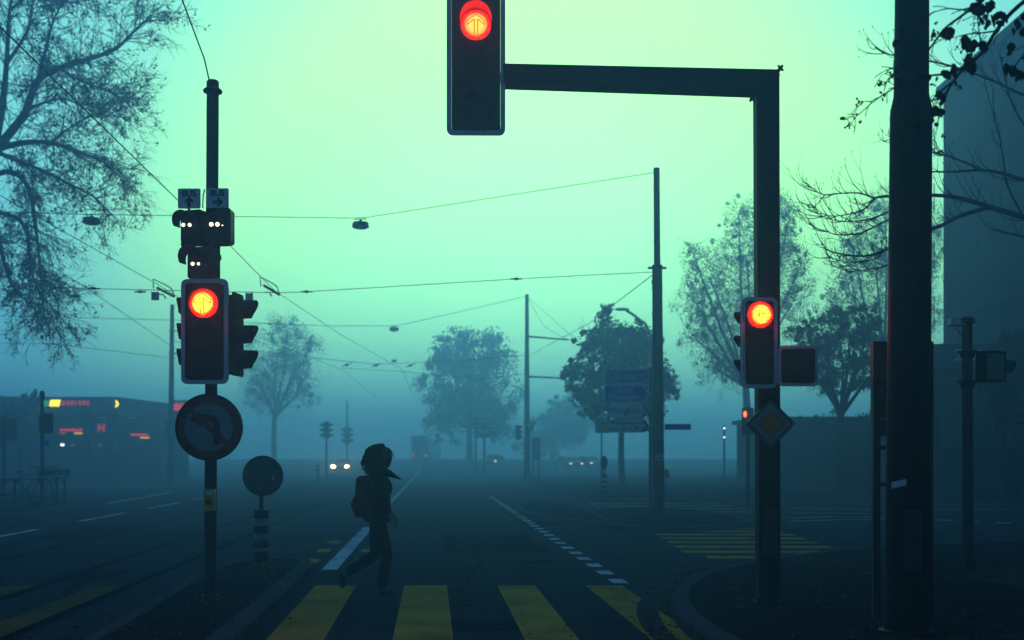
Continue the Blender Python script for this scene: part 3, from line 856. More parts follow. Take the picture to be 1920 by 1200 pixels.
# ------------------------------------------------------------------ other posts
def simple_pole(mbx, p0, p1, r0, r1, n=16): mbx.tube([p0, p0.lerp(p1, .5), p1], [r0, (r0+r1)/2, r1], n)
def banded_bollard(px, pyb, Y, hpx, wpx, signpx, label, group, facing_back=True, sticker=False):
    """white bollard with black bands carrying a round sign plate"""
    k = Y/F
    bp = P(px, pyb, Y); bp.z = H+(HY-pyb)*k
    t = thing('island_bollard', bp, label, 'bollard', group)
    r, h = wpx*k/2, hpx*k
    b = MB(); b.lathe([(r*.97, 0), (r*.97, h-.02), (r*.8, h)], 24, 'z', bp); b.build('shaft', M_SHADEWHITE, t)
    for z0, z1 in ((0, .2), (.27, .41), (.54, .69), (.83, 1.0)):
        b = MB(); b.lathe([(r, z0*h), (r*1.03, z0*h+.004), (r*1.03, z1*h-.004), (r, z1*h+.001)], 24, 'z', bp); b.build('black_band', M_BLACKP, t, bp)
    if signpx:
        cx, cy, dpx, sq_ = signpx
        c = P(cx, cy, Y); rad = dpx*k/2
        b = MB(); b.tube([bp+Vector((0, 0, h-.02)), Vector((bp.x, bp.y, c.z))], .027, 12); b.build('stem', M_POLE, t)
        Mx = TR(c+Vector((0, -.035, 0)), R(0) if sq_ == 1 else R(55))
        b = MB(Mx); b.prism(circ(rad*.95, 40), 0, .006); s = b.build('sign_plate', mat('sign_back', (.05, .055, .055), .6, .3, var=.35, scale=12), t, Mx.translation)
        b = MB(Mx); b.ring(circ(rad, 40), circ(rad*.93, 40), -.012, .016); b.build('rim', M_POLE, s, Mx.translation)
        if sticker:
            b = MB(Mx); b.prism(circ(.02, 14, .13, -.03), -.003, .0005); b.build('sticker', mat('pale_sticker', (.25, .28, .45), .5), s, Mx.translation)
    return t
banded_bollard(490, 1053, 14.37, 98, 27, (494, 892, 76, 1), 'banded island bollard carrying a blank round sign plate, beside the no left turn mast', 'banded bollards on the islands', sticker=True)
banded_bollard(1133, 925, 42.66, 36, 10.5, (1132.5, 867, 25, 2), 'small banded bollard with a turned round plate, on the pavement left of the direction signs', 'banded bollards on the islands')
banded_bollard(596, 897, 75, 25, 6.5, None, 'plain banded bollard far off on the tram island, left of the car headlamps', 'banded bollards on the islands')

# big dark pole in front on the right
Yp = 8.5
pb = P(1700, 1186, Yp); pb.z = KZ
t = thing('lamp_post', pb, 'thick dark steel post nearest on the right corner, small white sticker on it', 'lamp post')
b = MB(); pt = P(1711, -120, Yp)
ln = lambda py: P(1700+(1711-1700)*(1186-py)/(1186+120), py, Yp)
b.tube([ln(1188), ln(1176), ln(900), ln(560), ln(222), ln(205), ln(190), ln(178), ln(0), ln(-600)],
       [.172, .165, .158, .155, .151, .149, .135, .126, .122, .11], 36)
b.build('shaft', M_DPOLE, t)
b = MB(); b.lathe([(.2, 0), (.2, .02), (.175, .03)], 32, 'z', pb); b.build('base_collar', M_DPOLE, t)
b = MB(); c = ln(1010); vs = []
for q in range(9):
    a = R(-118+46*q/8)
    for z in (-.22, .22): vs.append(c+Vector((.166*math.cos(a), .166*math.sin(a), z)))
b.add(vs, [(2*q, 2*q+2, 2*q+3, 2*q+1) for q in range(8)]); b.build('access_door', mat('door_paint', (.03, .034, .036), .5), t)
b = MB(); c = ln(909); a0, n = -150, 10
vs = []
for k in range(n+1):
    a = R(-155+42*k/n); dz = .012*k/n*2.2
    for z in (-.028, .02): vs.append(c+Vector((.1605*math.cos(a), .1605*math.sin(a), z+dz)))
b.add(vs, [(2*k, 2*k+2, 2*k+3, 2*k+1) for k in range(n)]); b.build('sticker', M_WHITE, t)
# red-topped totem behind it
Yt = 9.3
tb2 = P(1647, 1158, Yt); tb2.z = KZ
t = thing('stop_totem', tb2, 'slim dark information post with red top half hidden by the thick post', 'totem')
b = MB(); k = Yt/F
def pb_box(b, x0, y0, x1, y1, Y, d): 
    p, q = P(x0, y1, Y), P(x1, y0, Y); b.box((p.x, Y, p.z), (q.x, Y+d, q.z))
pb_box(b, 1638, 640, 1651, 1162, Yt, .05); pb_box(b, 1739, 640, 1750, 1162, Yt, .05); b.build('post', M_BLACKP, t)
b = MB(); pb_box(b, 1637.5, 640, 1750.5, 706, Yt-.012, .074); b.build('header_panel', mat('dull_red_panel', (.16, .012, .01), .5, var=.2), t)
b = MB(); pb_box(b, 1637.5, 706.5, 1750.5, 784, Yt-.012, .074); pn = b.build('name_panel', M_BLACKP, t)
b = MB(); pb_box(b, 1651, 786, 1739, 818, Yt, .04); b.build('timetable_case', mat('dark_violet_panel', (.04, .03, .045), .4), t)
b = MB(); pb_box(b, 1651, 835, 1739, 843, Yt, .04); pb_box(b, 1651, 905, 1739, 912, Yt, .04); b.build('cross_bar', M_BLACKP, t)
M = TR(P(1655, 738, Yt-.0145), 0) @ Matrix.Rotation(R(90), 4, 'Y')
lettering('6', .075, mat('dull_sign_lettering', (.10, .11, .12), .6), pn, TR(P(1653, 732, Yt-.0145)))

# far right signal mast, lamp box pointing right
Ym = 12.9
mbp = P(1815, 1076, Ym); mbp.z = KZ
t = thing('traffic_signal', mbp, 'round signal mast at the right edge with a boxed lamp pointing away to the right', 'traffic light')
b = MB(); simple_pole(b, mbp-Vector((0, 0, .02)), P(1813, 607, Ym), .064, .058, 20); b.build('pole', M_POLE, t)
b = MB(); pc = P(1813.5, 606, Ym)
b.lathe([(.06, -.005), (.095, 0), (.095, .012), (.08, .02), (.078, .05), (.05, .072), (.01, .076)], 20, 'z', pc); b.build('pole_cap', mat('ochre_cap', (.14, .09, .02), .7), t, pc)
b = MB(); q = P(1789, 603, Ym); b.box((q.x-.055, q.y-.06, q.z-.03), (q.x+.055, q.y+.06, q.z+.035)); b.box((q.x-.07, q.y-.07, q.z-.042), (q.x+.1, q.y+.07, q.z-.03)); b.build('detector', M_FRAME, t)
b = MB(); b.tube([P(1797, 612, Ym), P(1800, 628, Ym), P(1806, 620, Ym)], .004, 5); b.tube([P(1790, 610, Ym), P(1793, 618, Ym), P(1805, 632, Ym)], .004, 5); b.build('cable', M_WIRE, t)
for py in (663, 719):
    b = MB(); c = P(1814, py, Ym)
    b.lathe([(.066, -.05), (.075, -.05), (.082, 0), (.11, .018), (.11, .03), (.066, .03)], 20, 'z', c)
    q = P(1876, py, Ym); b.box((c.x, c.y-.03, c.z+.005), (q.x, c.y+.03, c.z+.028)); b.build('bracket_arm', M_DPOLE, t, c)
M = TR(P(1857, 688, Ym-.05), R(18)); b = MB(M); b.box((-.13, -.09, -.155), (.11, .09, .155)); b.box((-.135, -.095, .15), (.118, .095, .168)); b.box((-.135, -.095, -.168), (.118, .095, -.15)); b.box((.105, -.1, -.168), (.13, .1, .168))
hb = b.build('signal_head', M_BLACK, t, M.translation)
b = MB(M); b.box((-.125, -.096, -.145), (.1, -.0905, .145)); b.build('side_panel', mat('pale_green_panel', (.13, .17, .14), .5, var=.15), hb, M.translation)
Mv = M @ Matrix.Translation((.13, 0, .01)) @ Matrix.Rotation(R(90), 4, 'Z')
visor_mesh(Mv, .085, .18, -70, 250, .005, .2, .85).build('visor', M_VISOR, hb, Mv.translation)

# catenary poles
def concrete_pole(px, pyb, pyt, Y, r0, r1, joint=None, label='', extra=None, zb=KZ):
    bp = P(px[0], pyb, Y); bp.z = zb
    t = thing('catenary_pole', bp, label, 'catenary pole')
    tp = P(px[1], pyt, Y)
    b = MB()
    if joint:
        f = (P(0, joint, Y).z-bp.z)/(tp.z-bp.z)
        j = bp.lerp(tp, f)
        b.tube([bp, bp.lerp(tp, .15), j], [r0*1.02, r0, r0*.86], 24)
        b.build('lower_shaft', M_CONC, t)
        b = MB(); b.tube([j, tp], [r1*1.05, r1], 24); b.build('upper_shaft', M_CONC, t)
        b = MB(); b.lathe([(r1, -.03), (r0*.93, -.03), (r0*.93, .03), (r1, .05)], 20, 'z', j); b.cbox(j-Vector((0, 0, .03)), (r0*3.2, .05, .05)); b.build('clamp', M_DPOLE, t)
        for dz in (.5, 1.1, 1.9):
            b = MB(); q = j-Vector((0, 0, dz)); b.lathe([(r0*.9, -.012), (r0*.96, -.012), (r0*.96, .012), (r0*.9, .012)], 20, 'z', q); b.build('band', M_POLE, t)
    else:
        b.tube([bp, bp.lerp(tp, .5), tp], [r0, (r0+r1)/2, r1], 20); b.build('shaft', M_CONC, t)
    return t, bp, tp
cp, cpb, cpt = concrete_pole((1235, 1231), 965, 315, 26.4, .135, .073, 500, 'round pole on the crossing island holding the span wires, posters low on it')
k = 26.4/F
M = TR(P(1236, 870, 26.4)); 
for nm, py, hp, mm in (('poster', 858, 14, M_WHITE), ('poster', 876, 18, M_RED)):
    b = MB(); c = P(1235, py, 26.4); hh = hp*k/2; vs = []
    for q in range(9):
        a = R(-140+100*q/8)
        for z in (-hh, hh): vs.append(c+Vector((.139*math.cos(a), .139*math.sin(a), z)))
    b.add(vs, [(2*q, 2*q+2, 2*q+3, 2*q+1) for q in range(8)]); po = b.build(nm, mat('dull_'+mm.name, tuple(v*.35 for v in ((.3, .3, .3) if mm is M_WHITE else (.3, .05, .05))), .7), cp, c)
    if mm is M_WHITE: lettering('TWIN', .055, M_BLACKP, po, TR(c+Vector((0, -.142, -.03))))
b = MB(); c = P(1250, 888, 26.3); b.prism([(x+c.x, z+c.z) for x, z in rrect(.1, .19, .03)], 26.25, 26.4); b.build('button_box', M_ORANGE, cp, c)
b = MB(); a, q = P(1246, 806, 26.4), P(1295, 795, 26.4); b.box((a.x, 26.36, a.z), (q.x, 26.38, q.z)); st = b.build('street_sign', M_BLUE, cp, (a+q)/2)
b = MB(); p, q = P(1226, 512, 26.4), P(1215, 545, 26.4); b.tube([p, P(1222, 530, 26.4), P(1227, 545, 26.4)], .012, 6); b.build('cable', M_WIRE, cp)

fp, fpb, fpt = concrete_pole((988, 988), 903, 552, 70, .20, .11, None, 'grey pole standing alone mid road in the fog with two short arms', zb=0)
for p0, p1 in (((990, 631), (1066, 637)), ((990, 706), (1052, 709))):
    b = MB(); b.tube([P(*p0, 70), P(*p1, 66)], [.06, .045], 8); b.build('arm', M_POLE, fp)
signal_head(fp, P(973, 811, 69.5), R(70), .5, 1.0, .12, .05, False, None, .2, False, dome=.03)
M = TR(P(993, 802, 69.6)); b = MB(M); b.prism([(-.42, .36), (.42, .36), (0, -.36)], 0, .03); ts = b.build('road_sign', M_RED, fp, M.translation); ts['label'] = 'red rimmed give way triangle'
b = MB(M); b.prism([(-.26, .27), (.26, .27), (0, -.18)], -.006, .001); b.build('sign_face', M_WHITE, ts, M.translation)
lp_, lpb, lpt = concrete_pole((319, 323), 903, 571, 60, .17, .10, None, 'slim pole left of the no left turn sign, a signal box clinging to it')
signal_head(lp_, P(313, 806, 59.6), R(-65), .5, 1.05, .12, .05, False, None, .2, False, dome=.03)
for py in (620, 662): 
    b = MB(); b.tube([P(316, py, 60), P(334, py+1, 60)], .03, 6); b.build('arm', M_POLE, lp_)

# direction signs on their own post
Yd = 28.5
dp = P(1219, 1, Yd); dp.z = KZ
t = thing('direction_sign', dp, 'stack of two blue and two white arrow boards before the round dark tree', 'direction sign')
b = MB(); b.tube([dp, P(1219, 690, Yd)], .035, 12); b.build('post', M_POLE, t)
b = MB(); b.tube([Vector((P(1141, 0, Yd).x, Yd+.03, H+(HY-812)*Yd/F)), P(1141, 690, Yd+.03)], .03, 12); b.tube([P(1141, 806, Yd+.03), P(1219, 806, Yd+.03)], .03, 8); b.build('frame', M_POLE, t)
def arrow_board(x0, x1, y0, y1, lines, white, pref=None):
    p, q = P(x0, y1, Yd-.05), P(x1, y0, Yd-.05)
    tip = (q.z-p.z)*.45
    zc = (p.z+q.z)/2
    poly = [(p.x, p.z), (q.x-tip, p.z), (q.x, zc), (q.x-tip, q.z), (p.x, q.z)]
    c = Vector((p.x, Yd-.05, zc))
    b = MB(); b.prism(poly, Yd-.05, Yd-.03); o = b.build('arrow_board', M_WHITE, t, c)
    f = MB(); f.prism(inset(poly, .022), Yd-.054, Yd-.049)
    fc = f.build('board_face', M_WHITE if white else M_BLUE, o, c, smooth=False)
    o['label'] = 'white arrow board' if white else 'blue arrow board'
    if white:
        f = MB(); f.prism([(q.x-tip-.02, p.z), (q.x+.02, p.z), (q.x+.02, q.z), (q.x-tip-.02, q.z), (q.x-.01, zc)][0:0] or [(q.x-tip*1.5, p.z+.02), (q.x-tip*.9, p.z+.02), (q.x-.02, zc), (q.x-tip*.9, q.z-.02), (q.x-tip*1.5, q.z-.02), (q.x-tip*.75, zc)], Yd-.058, Yd-.053); f.build('arrow', M_BLACKP, o, c, smooth=False)
    n = len(lines)
    for i, s in enumerate(lines):
        z = zc + ((n-1)/2-i)*(q.z-p.z)*.42
        sz = (q.z-p.z)*((.78 if len(s) < 8 else .62) if n == 1 else .46)
        xm = (p.x+q.x-tip)/2 + (.13 if pref else 0)
        lettering(s, sz*(.8 if len(s) > 12 else 1), M_BLACKP if white else M_WHITE, o, TR((xm, Yd-.056, z)))
    if pref:
        w = .2; f = MB(); x = p.x+.16
        f.ring(rrect(w, .22, .02, 3, x, zc), rrect(w-.03, .19, .02, 3, x, zc), Yd-.057, Yd-.053); f.build('number_frame', M_WHITE, o, c)
        lettering(pref, .17, M_WHITE, o, TR((x, Yd-.056, zc)))
arrow_board(1135, 1219, 692, 718, ['Luzern'], False, '10')
arrow_board(1133, 1219, 722, 754, ['Worb', 'Gümligen'], False)
arrow_board(1141, 1219, 758, 783, ['Wittigkofen'], True)
arrow_board(1141, 1219, 786, 811, ["Weltpoststrasse", "rue de l'UPU"], True)

# small pale poster board behind the direction signs
c = P(1128, 797, 44); bp = Vector((c.x, 44, KZ))
t = thing('poster_board', bp, 'small pale poster with an orange disc, left of the white arrow boards', 'poster')
b = MB(); b.tube([bp, P(1128, 810, 44)], .03, 10); b.build('post', M_POLE, t)
b = MB(); p, q = P(1116, 812, 44), P(1141, 782, 44); b.box((p.x, 43.95, p.z), (q.x, 43.98, q.z)); bo = b.build('board', mat('pale_blue_board', (.30, .42, .50), .5, var=.1), t, c)
b = MB(TR((P(1133, 799, 43.94)))); b.prism(circ(.19, 24), 0, .006); b.build('disc', mat('faded_orange', (.45, .12, .06), .5), bo)

# street lamp with curved arm behind the round tree
Ysl = 52
bp = P(1223, 1, Ysl); bp.z = KZ
t = thing('street_lamp', bp, 'curved arm street lamp rising behind the round dark tree', 'street lamp')
b = MB(); b.tube(smooth_line([bp, P(1223, 760, Ysl), P(1222, 650, Ysl), P(1213, 612, Ysl), P(1200, 600, Ysl), P(1184, 588, Ysl), P(1174, 582, Ysl)], 5), [.09]*12+[.06]*(6*5+1-12), 10); b.build('pole', M_POLE, t)
b = MB(); hd = P(1166, 580, Ysl); b.ball(hd, (.36, .13, .075), 16, 8); b.build('lamp_head', M_FRAME, t, hd)

# ------------------------------------------------------------------ overhead wires and hanging lamps
def wire(name, label, pts, r=.011, sag=0, cat='wire', group=None, n=6):
    b = MB(); P_ = [Vector(p) for p in pts]
    L = []
    for i in range(len(P_)-1):
        m = 10
        for k in range(m):
            s = k/m; L.append(P_[i].lerp(P_[i+1], s)-Vector((0, 0, sag*4*s*(1-s))))
    L.append(P_[-1])
    b.tube(L, r, n)
    return tag(b.build(name, M_WIRE, org=L[0]), label, cat, group)
Ys = 26.4
GW = 'overhead wires in the fog'
wire('span_wire', 'span wire from the tall island pole that carries the two big hanging lamps', [cpt-Vector((.07, 0, .11)), P(692, 407, Ys), P(660, 409, Ys), P(172, 402, Ys), P(-500, 385, Ys)], .0085, .0, group=GW)
wire('span_wire', 'lower span wire from the collar of the island pole with hanging square plates', [P(1224, 510, Ys), P(968, 523, Ys), P(575, 547, Ys), P(520, 549, Ys), P(165, 541, Ys), P(-500, 520, Ys)], .0085, 0, group=GW)
zc = 5.5
def CW(off, y): return Vector((-3.86-.0722*y+off, y, zc if y < 60 else 5.5+gz(y)))
wire('contact_wire', 'tram contact wire passing behind the left mast down to the far pole', [Vector((-4.6, 4, 5.55)), P(0, 50, 10.75), P(333, 375, 17.95), P(430, 459, 21.7), P(515, 545, 27.6), P(640, 628, 37.5), P(752, 692, 51.8), Vector((-6.8, 80, 5.6)), Vector((-9, 120, 6.4))], .008, 0, group=GW)
wire('contact_wire', 'tram contact wire crossing the bare left tree toward the signal', [Vector((-7.6, 8, 5.5)), P(0, 366, 17.6), P(62, 402, 19.0), P(295, 533, 26.6), P(327, 553, 28.3), P(480, 630, 37.8), P(645, 695, 52.8), Vector((-9.4, 80, 5.6)), Vector((-11.5, 120, 6.4))], .008, 0, group=GW)
wire('contact_wire', 'thin branching tram wire sloping down left of the pole with the signal box', [P(20, 450, 24), P(165, 542, 27.4), P(320, 648, 41), P(420, 700, 54)], .009, 0, group=GW)
wire('guy_wire', 'short steep guy wire leaving the cap of the left mast', [top-Vector((0.01, 0, .09)), P(383, 110, 10.2), P(338, -10, 9.5), P(250, -240, 8.2)], .0065, 0, group=GW)
wire('guy_wire', 'thin diagonal stay from the island pole collar to the pole standing alone in the fog', [P(1223, 516, Ys), P(1105, 606, 42), P(990, 668, 70)], .012, 0, group=GW)
wire('span_wire', 'far span wire from the lone grey pole that carries the small hanging lamps', [P(985, 556, 70), P(745, 611, 70), P(610, 611, 70), P(320, 600, 62), P(0, 592, 62), P(-300, 585, 62)], .016, 0, group=GW)
wire('span_wire', 'faint span wire halfway up the lone grey pole', [P(984, 666, 70), P(870, 676, 70), P(705, 683, 70), P(560, 668, 70), P(324, 640, 60)], .014, 0, group=GW)
wire('span_wire', 'faintest span wire low across the fog bank', [P(984, 700, 70), P(900, 712, 72), P(760, 697, 72), P(640, 690, 72)], .014, 0, group=GW)
wire('stay_wire', 'upper stay of the lone grey pole arm', [P(990, 560, 70), P(1020, 612, 68), P(1064, 637, 66)], .012, 0, group=GW)
wire('stay_wire', 'long stay dropping from the lone grey pole into the round tree', [P(990, 558, 70), P(1075, 632, 66), P(1120, 668, 62)], .012, 0, group=GW)
wire('span_wire', 'faint wire across the left sky below the bare twigs', [P(-200, 640, 58), P(100, 645, 58), P(330, 672, 60)], .013, 0, group=GW)
def hanging_lamp(px, py, Y, w, label, group='lamps hanging from the span wires'):
    c = P(px, py, Y)
    t = thing('hanging_lamp', c, label, 'street lamp', group)
    h = w*.52
    b = MB(); b.lathe([(w*.46, h*.30), (w*.49, h*.1), (w*.49, -h*.12), (w*.52, -h*.14), (w*.52, -h*.24), (w*.47, -h*.26)], 28, 'z', c); b.lathe([(w*.1, h*.42), (w*.3, h*.36), (w*.46, h*.30)], 20, 'z', c)
    b.build('lamp_shade', mat('lamp_shade_grey', (.12, .125, .13), .6, .2), t)
    b = MB(); b.lathe([(w*.46, -h*.26), (w*.4, -h*.38), (w*.2, -h*.46), (.001, -h*.48)], 28, 'z', c); b.build('diffuser', mat('milky_diffuser', (.4, .42, .42), .3), t)
    b = MB(); b.tube([c+Vector((0, 0, h*.4)), c+Vector((0, 0, h*.72))], w*.05, 8); b.tube([c+Vector((-w*.38, 0, h*.66)), c+Vector((w*.38, 0, h*.72))], w*.03, 8)
    for sx in (-1, 1): b.tube([c+Vector((sx*w*.12, 0, h*.4)), c+Vector((0, 0, h*.62))], w*.025, 6)
    b.build('hanger', M_DPOLE, t)
hanging_lamp(676, 422, Ys, .385, 'larger hanging lamp in the middle of the sky, clear of the trees')
hanging_lamp(172, 414, Ys, .40, 'larger hanging lamp at the edge of the bare left tree')
hanging_lamp(142, 555, 52, .42, 'pale hanging lamp under the bare left twigs, above the smallest one there')
hanging_lamp(130, 614, 66, .42, 'faint hanging lamp lowest at left below the twigs')
hanging_lamp(739, 617, 70, .58, 'pale hanging lamp beside the far centre tree')
hanging_lamp(739, 677, 90, .42, 'faintest hanging lamp straight below the pale central one')
for px, py, lab in ((290.5, 555, 'pale square plate on the lower span wire left of the mast'), (467, 557, 'dark square plate on the lower span wire right of the mast')):
    c = P(px, py-8, Ys); t = thing('hanging_plate', c, lab, 'hanging plate', 'plates on the span wire')
    k = Ys/F; b = MB(TR(P(px, py, Ys))); b.prism(rrect(14*k, 15*k, .01, 2), 0, .04); b.build('plate', mat('plate_grey', (.16, .17, .17), .6), t)
    b = MB(); 
    for sx in (-1, 1): b.tube([P(px+sx*6, py-8, Ys), P(px+sx*6, py-5, Ys)], .012, 6)
    b.build('hook', M_DPOLE, t)
# insulators and pull-off frames on the contact wires
def pulloff(p, lab, flip=1):
    t = thing('wire_clamp', p, lab, 'wire clamp', 'clamps on the overhead wires')
    k = p.y/F; q = lambda x, z: p+Vector((x*k*flip, x*.02, -z*k))
    b = MB(); b.tube([q(-20, -1), q(-21, -19), q(-6, -12), q(2, -7), q(6, 6)], .014, 6); b.build('loop', M_DPOLE, t)
    b = MB(); b.tube([q(-16, -4), q(6, 8)], .032, 8); b.tube([q(-14, 8), q(-8, 7), q(-5, 14)], .016, 6); b.build('insulator', M_DPOLE, t)
pulloff(P(516, 543, 27.6), 'looped clamp where the middle contact wire meets the span wire')
pulloff(P(318, 547, 28.0), 'looped clamp just left of the big left signal')
for px, py, Y, lab in ((575, 547, Ys, 'small dark insulator on the span wire right of the loop clamp'), (968, 523, Ys, 'small dark insulator midway along the lower span wire'), (263, 547, Ys, 'small dark insulator left of the hanging pale plate'), (176, 541, Ys, 'small dark insulator near the pale hanging lamp at left')):
    c = P(px, py, Y); b = MB(); b.ball(c, (.06, .05, .035), 10, 6); b.tube([c-Vector((.13, 0, 0)), c+Vector((.13, 0, 0))], .018, 6)
    tag(b.build('wire_insulator', M_DPOLE, org=c), lab, 'insulator', 'insulators on the wires')
for i, (px, py, lab) in enumerate(((650, 684, 'tiny far insulator leftmost of the row in the fog'), (705, 685, 'tiny far insulator in the middle of the row in the fog'), (770, 685, 'tiny far insulator nearest the far centre tree'))):
    c = P(px, py, 71); b = MB(); b.ball(c, (.12, .1, .09), 8, 5); b.tube([c-Vector((.28, 0, .1)), c+Vector((.3, 0, .12))], .03, 6)
    tag(b.build('wire_insulator', M_DPOLE, org=c), lab, 'insulator', 'insulators on the wires')

# ------------------------------------------------------------------ trees
def rv(rg): return Vector((rg.gauss(0, 1), rg.gauss(0, 1), rg.gauss(0, 1))).normalized()
def twig(mb_, p, d, L, r, rg, depth, tips, curl=0.0, up=0.0, wob=.25, kids=5, ratio=.55, n=4, seg=6, rmin=.004):
    pts, rad = [Vector(p)], [r]
    d = Vector(d).normalized()
    for i in range(seg):
        d = (d + Vector((0, 0, up+curl*(i/seg))) + rv(rg)*wob*.5).normalized()
        pts.append(pts[-1] + d*L/seg); rad.append(max(rmin*.6, r*(1-.75*(i+1)/seg)))
    mb_.tube(pts, rad, n, cap=False)
    tips.append((pts[-1], d))
    if depth > 0:
        for k in range(kids):
            i = rg.randint(1, seg)
            t = (pts[i]-pts[i-1]).normalized()
            q = (t + rv(rg)*.85).normalized()
            twig(mb_, pts[i], q, L*ratio*rg.uniform(.6, 1.2), max(rad[i]*.65, rmin), rg, depth-1, tips, curl, up, wob, kids, ratio, max(3, n-1), max(4, seg-1), rmin)
    return pts
def leaf_quads(mb_, c, n, spread, size, rg):
    for _ in range(n):
        p = Vector(c) + rv(rg)*spread*rg.random()**.5
        a = rv(rg); b_ = a.orthogonal().normalized(); s = size*rg.uniform(.5, 1.25)
        b_ = Matrix.Rotation(rg.uniform(0, 6.28), 3, a) @ b_; c_ = a.cross(b_)
        mb_.add([p-b_*s*.5, p+c_*s*.33, p+b_*s*.55, p-c_*s*.33], [(0, 1, 2, 3)])

# big bare tree at the left edge
rg = random.Random(11)
Yt_ = 37.0
tb_ = P(-75, 1, Yt_); tb_.z = .1
lt = thing('bare_tree', tb_, 'big bare tree with drooping twigs filling the upper left corner', 'tree')
b = MB(); tr = smooth_line([tb_, P(-78, 760, Yt_), P(-70, 560, Yt_), P(-50, 420, Yt_), P(-12, 285, Yt_)], 5)
b.tube(tr, [.48-.27*i/(len(tr)-1) for i in range(len(tr))], 12)
b.build('trunk', M_BARK, lt)
LIMBS = [
 ([(-12, 285), (4, 200), (12, 120), (18, 20), (26, -90)], .10),
 ([(-12, 285), (30, 235), (50, 205), (70, 152), (110, 128), (160, 112), (215, 92), (255, 55), (280, 32)], .11),
 ([(-14, 282), (40, 268), (95, 268), (140, 283), (185, 300), (225, 322)], .08),
 ([(-30, 335), (20, 322), (52, 350), (64, 410), (72, 470), (78, 540), (84, 600)], .07),
 ([(-45, 400), (15, 402), (50, 430), (56, 490), (70, 540), (110, 590)], .06),
 ([(70, 152), (84, 100), (100, 40), (125, -30)], .055),
 ([(12, 120), (50, 60), (60, 10), (64, -60)], .05),
 ([(110, 128), (150, 150), (200, 170), (240, 192)], .04),
 ([(-14, 282), (30, 300), (80, 320), (130, 345), (180, 372), (200, 395)], .06),
 ([(-30, 335), (-5, 430), (10, 500), (30, 545), (60, 570)], .06),
 ([(95, 268), (130, 240), (180, 215), (235, 222)], .035),
 ([(-12, 285), (-60, 180), (-120, 60), (-160, -60)], .10),
 ([(-45, 400), (-120, 360), (-200, 300), (-280, 270)], .09),
 ([(-50, 420), (-110, 460), (-180, 470), (-240, 540)], .08),
 ([(50, 205), (110, 185), (150, 195), (210, 205)], .035),
 ([(18, 20), (60, -10), (130, 5), (180, -20)], .04),
]
cr = MB(); tips = []
for li, (pts, r) in enumerate(LIMBS):
    r *= 1.4
    L3 = [P(x, max(y, -8), Yt_ + rg.uniform(-.9, .9)*(i > 0)*min(1, i*.5)) for i, (x, y) in enumerate(pts)]
    L3 = smooth_line(L3, 5)
    n = len(L3)
    cr.tube(L3, [r*(1-.8*i/(n-1)) for i in range(n)], 7, cap=False)
    for i in range(3, n):
        for _ in range(2):
            t = (L3[i]-L3[i-1]).normalized()
            d = (t + rv(rg)*.95).normalized()
            twig(cr, L3[i], d, rg.uniform(.7, 1.5), .018, rg, 2, tips, curl=-.05, up=-.05 if pts[-1][1] > 250 else .03, wob=.4, kids=5, ratio=.55, n=4, seg=5, rmin=.009)
for p, d in tips:
    if rg.random() < .16: leaf_quads(cr, p, rg.randint(2, 5), .10, .10, rg)
cr.build('crown', M_TWIG, lt, fixn=False)

def leafy_tree(name, px, py_base, Y, r_trunk, fork, clumps, label, leaf_m, nleaf, lsize, seed, limbs=True, group=None, wood=M_BARK, zb=KZ, fill=.75, twigs=5):
    """trunk to the fork, limbs to each clump, leaf sized faces through every clump; clumps are (px, py, rx, ry) in pixels, given depth by a random offset"""
    rg = random.Random(seed); k = Y/F
    bp = P(px, py_base, Y); bp.z = zb
    t = thing(name, bp, label, 'hedge' if name == 'hedge' else 'tree', group)
    f = P(*fork, Y)
    b = MB(); pts = smooth_line([bp, bp.lerp(f, .5)+Vector((rg.uniform(-.1, .1), 0, 0)), f], 5)
    b.tube([bp-Vector((0, 0, .05)), bp+Vector((0, 0, .12))], [r_trunk*1.5, r_trunk*1.15], 12)
    b.tube(pts, [r_trunk*(1.1-.35*i/(len(pts)-1)) for i in range(len(pts))], 12)
    b.build('trunk', wood, t)
    cr = MB(); tot = sum(c[2]*c[3] for c in clumps)
    for (cx, cy, rx, ry) in clumps:
        c = P(cx, cy, Y + rg.uniform(-1, 1)*min(rx*k*1.2, 2.0))
        if limbs:
            m = f.lerp(c, .55)+rv(rg)*.2
            L = smooth_line([f-Vector((0, 0, .15)), m, c], 4)
            cr.tube(L, [max(.02, r_trunk*.5*(1-.8*i/(len(L)-1))) for i in range(len(L))], 6, cap=False)
            tp = []
            for _ in range(twigs): twig(cr, L[rg.randint(2, len(L)-1)], rv(rg)+Vector((0, 0, .3)), rx*k*1.15*rg.uniform(.6, 1.1), .020, rg, 1 if twigs < 10 else 2, tp, up=.04, wob=.4, kids=4, n=3, seg=5, rmin=.010)
        n = int(nleaf*rx*ry/tot)
        sub = [(rv(rg)*rg.uniform(.25, 1.2), rg.uniform(.10, .34)) for _ in range(max(7, int(rx*.5)))]
        for _ in range(n):
            s, sr = rg.choice(sub)
            if rg.random() < fill: q = s + rv(rg)*sr*rg.random()**.45
            else: q = rv(rg)*rg.random()**.4
            leaf_quads(cr, c+Vector((q.x*rx*k, q.y*rx*k*.9, q.z*ry*k)), 1, .04, lsize, rg)
    cr.build('crown', leaf_m, t, fixn=False, smooth=False)
    return t
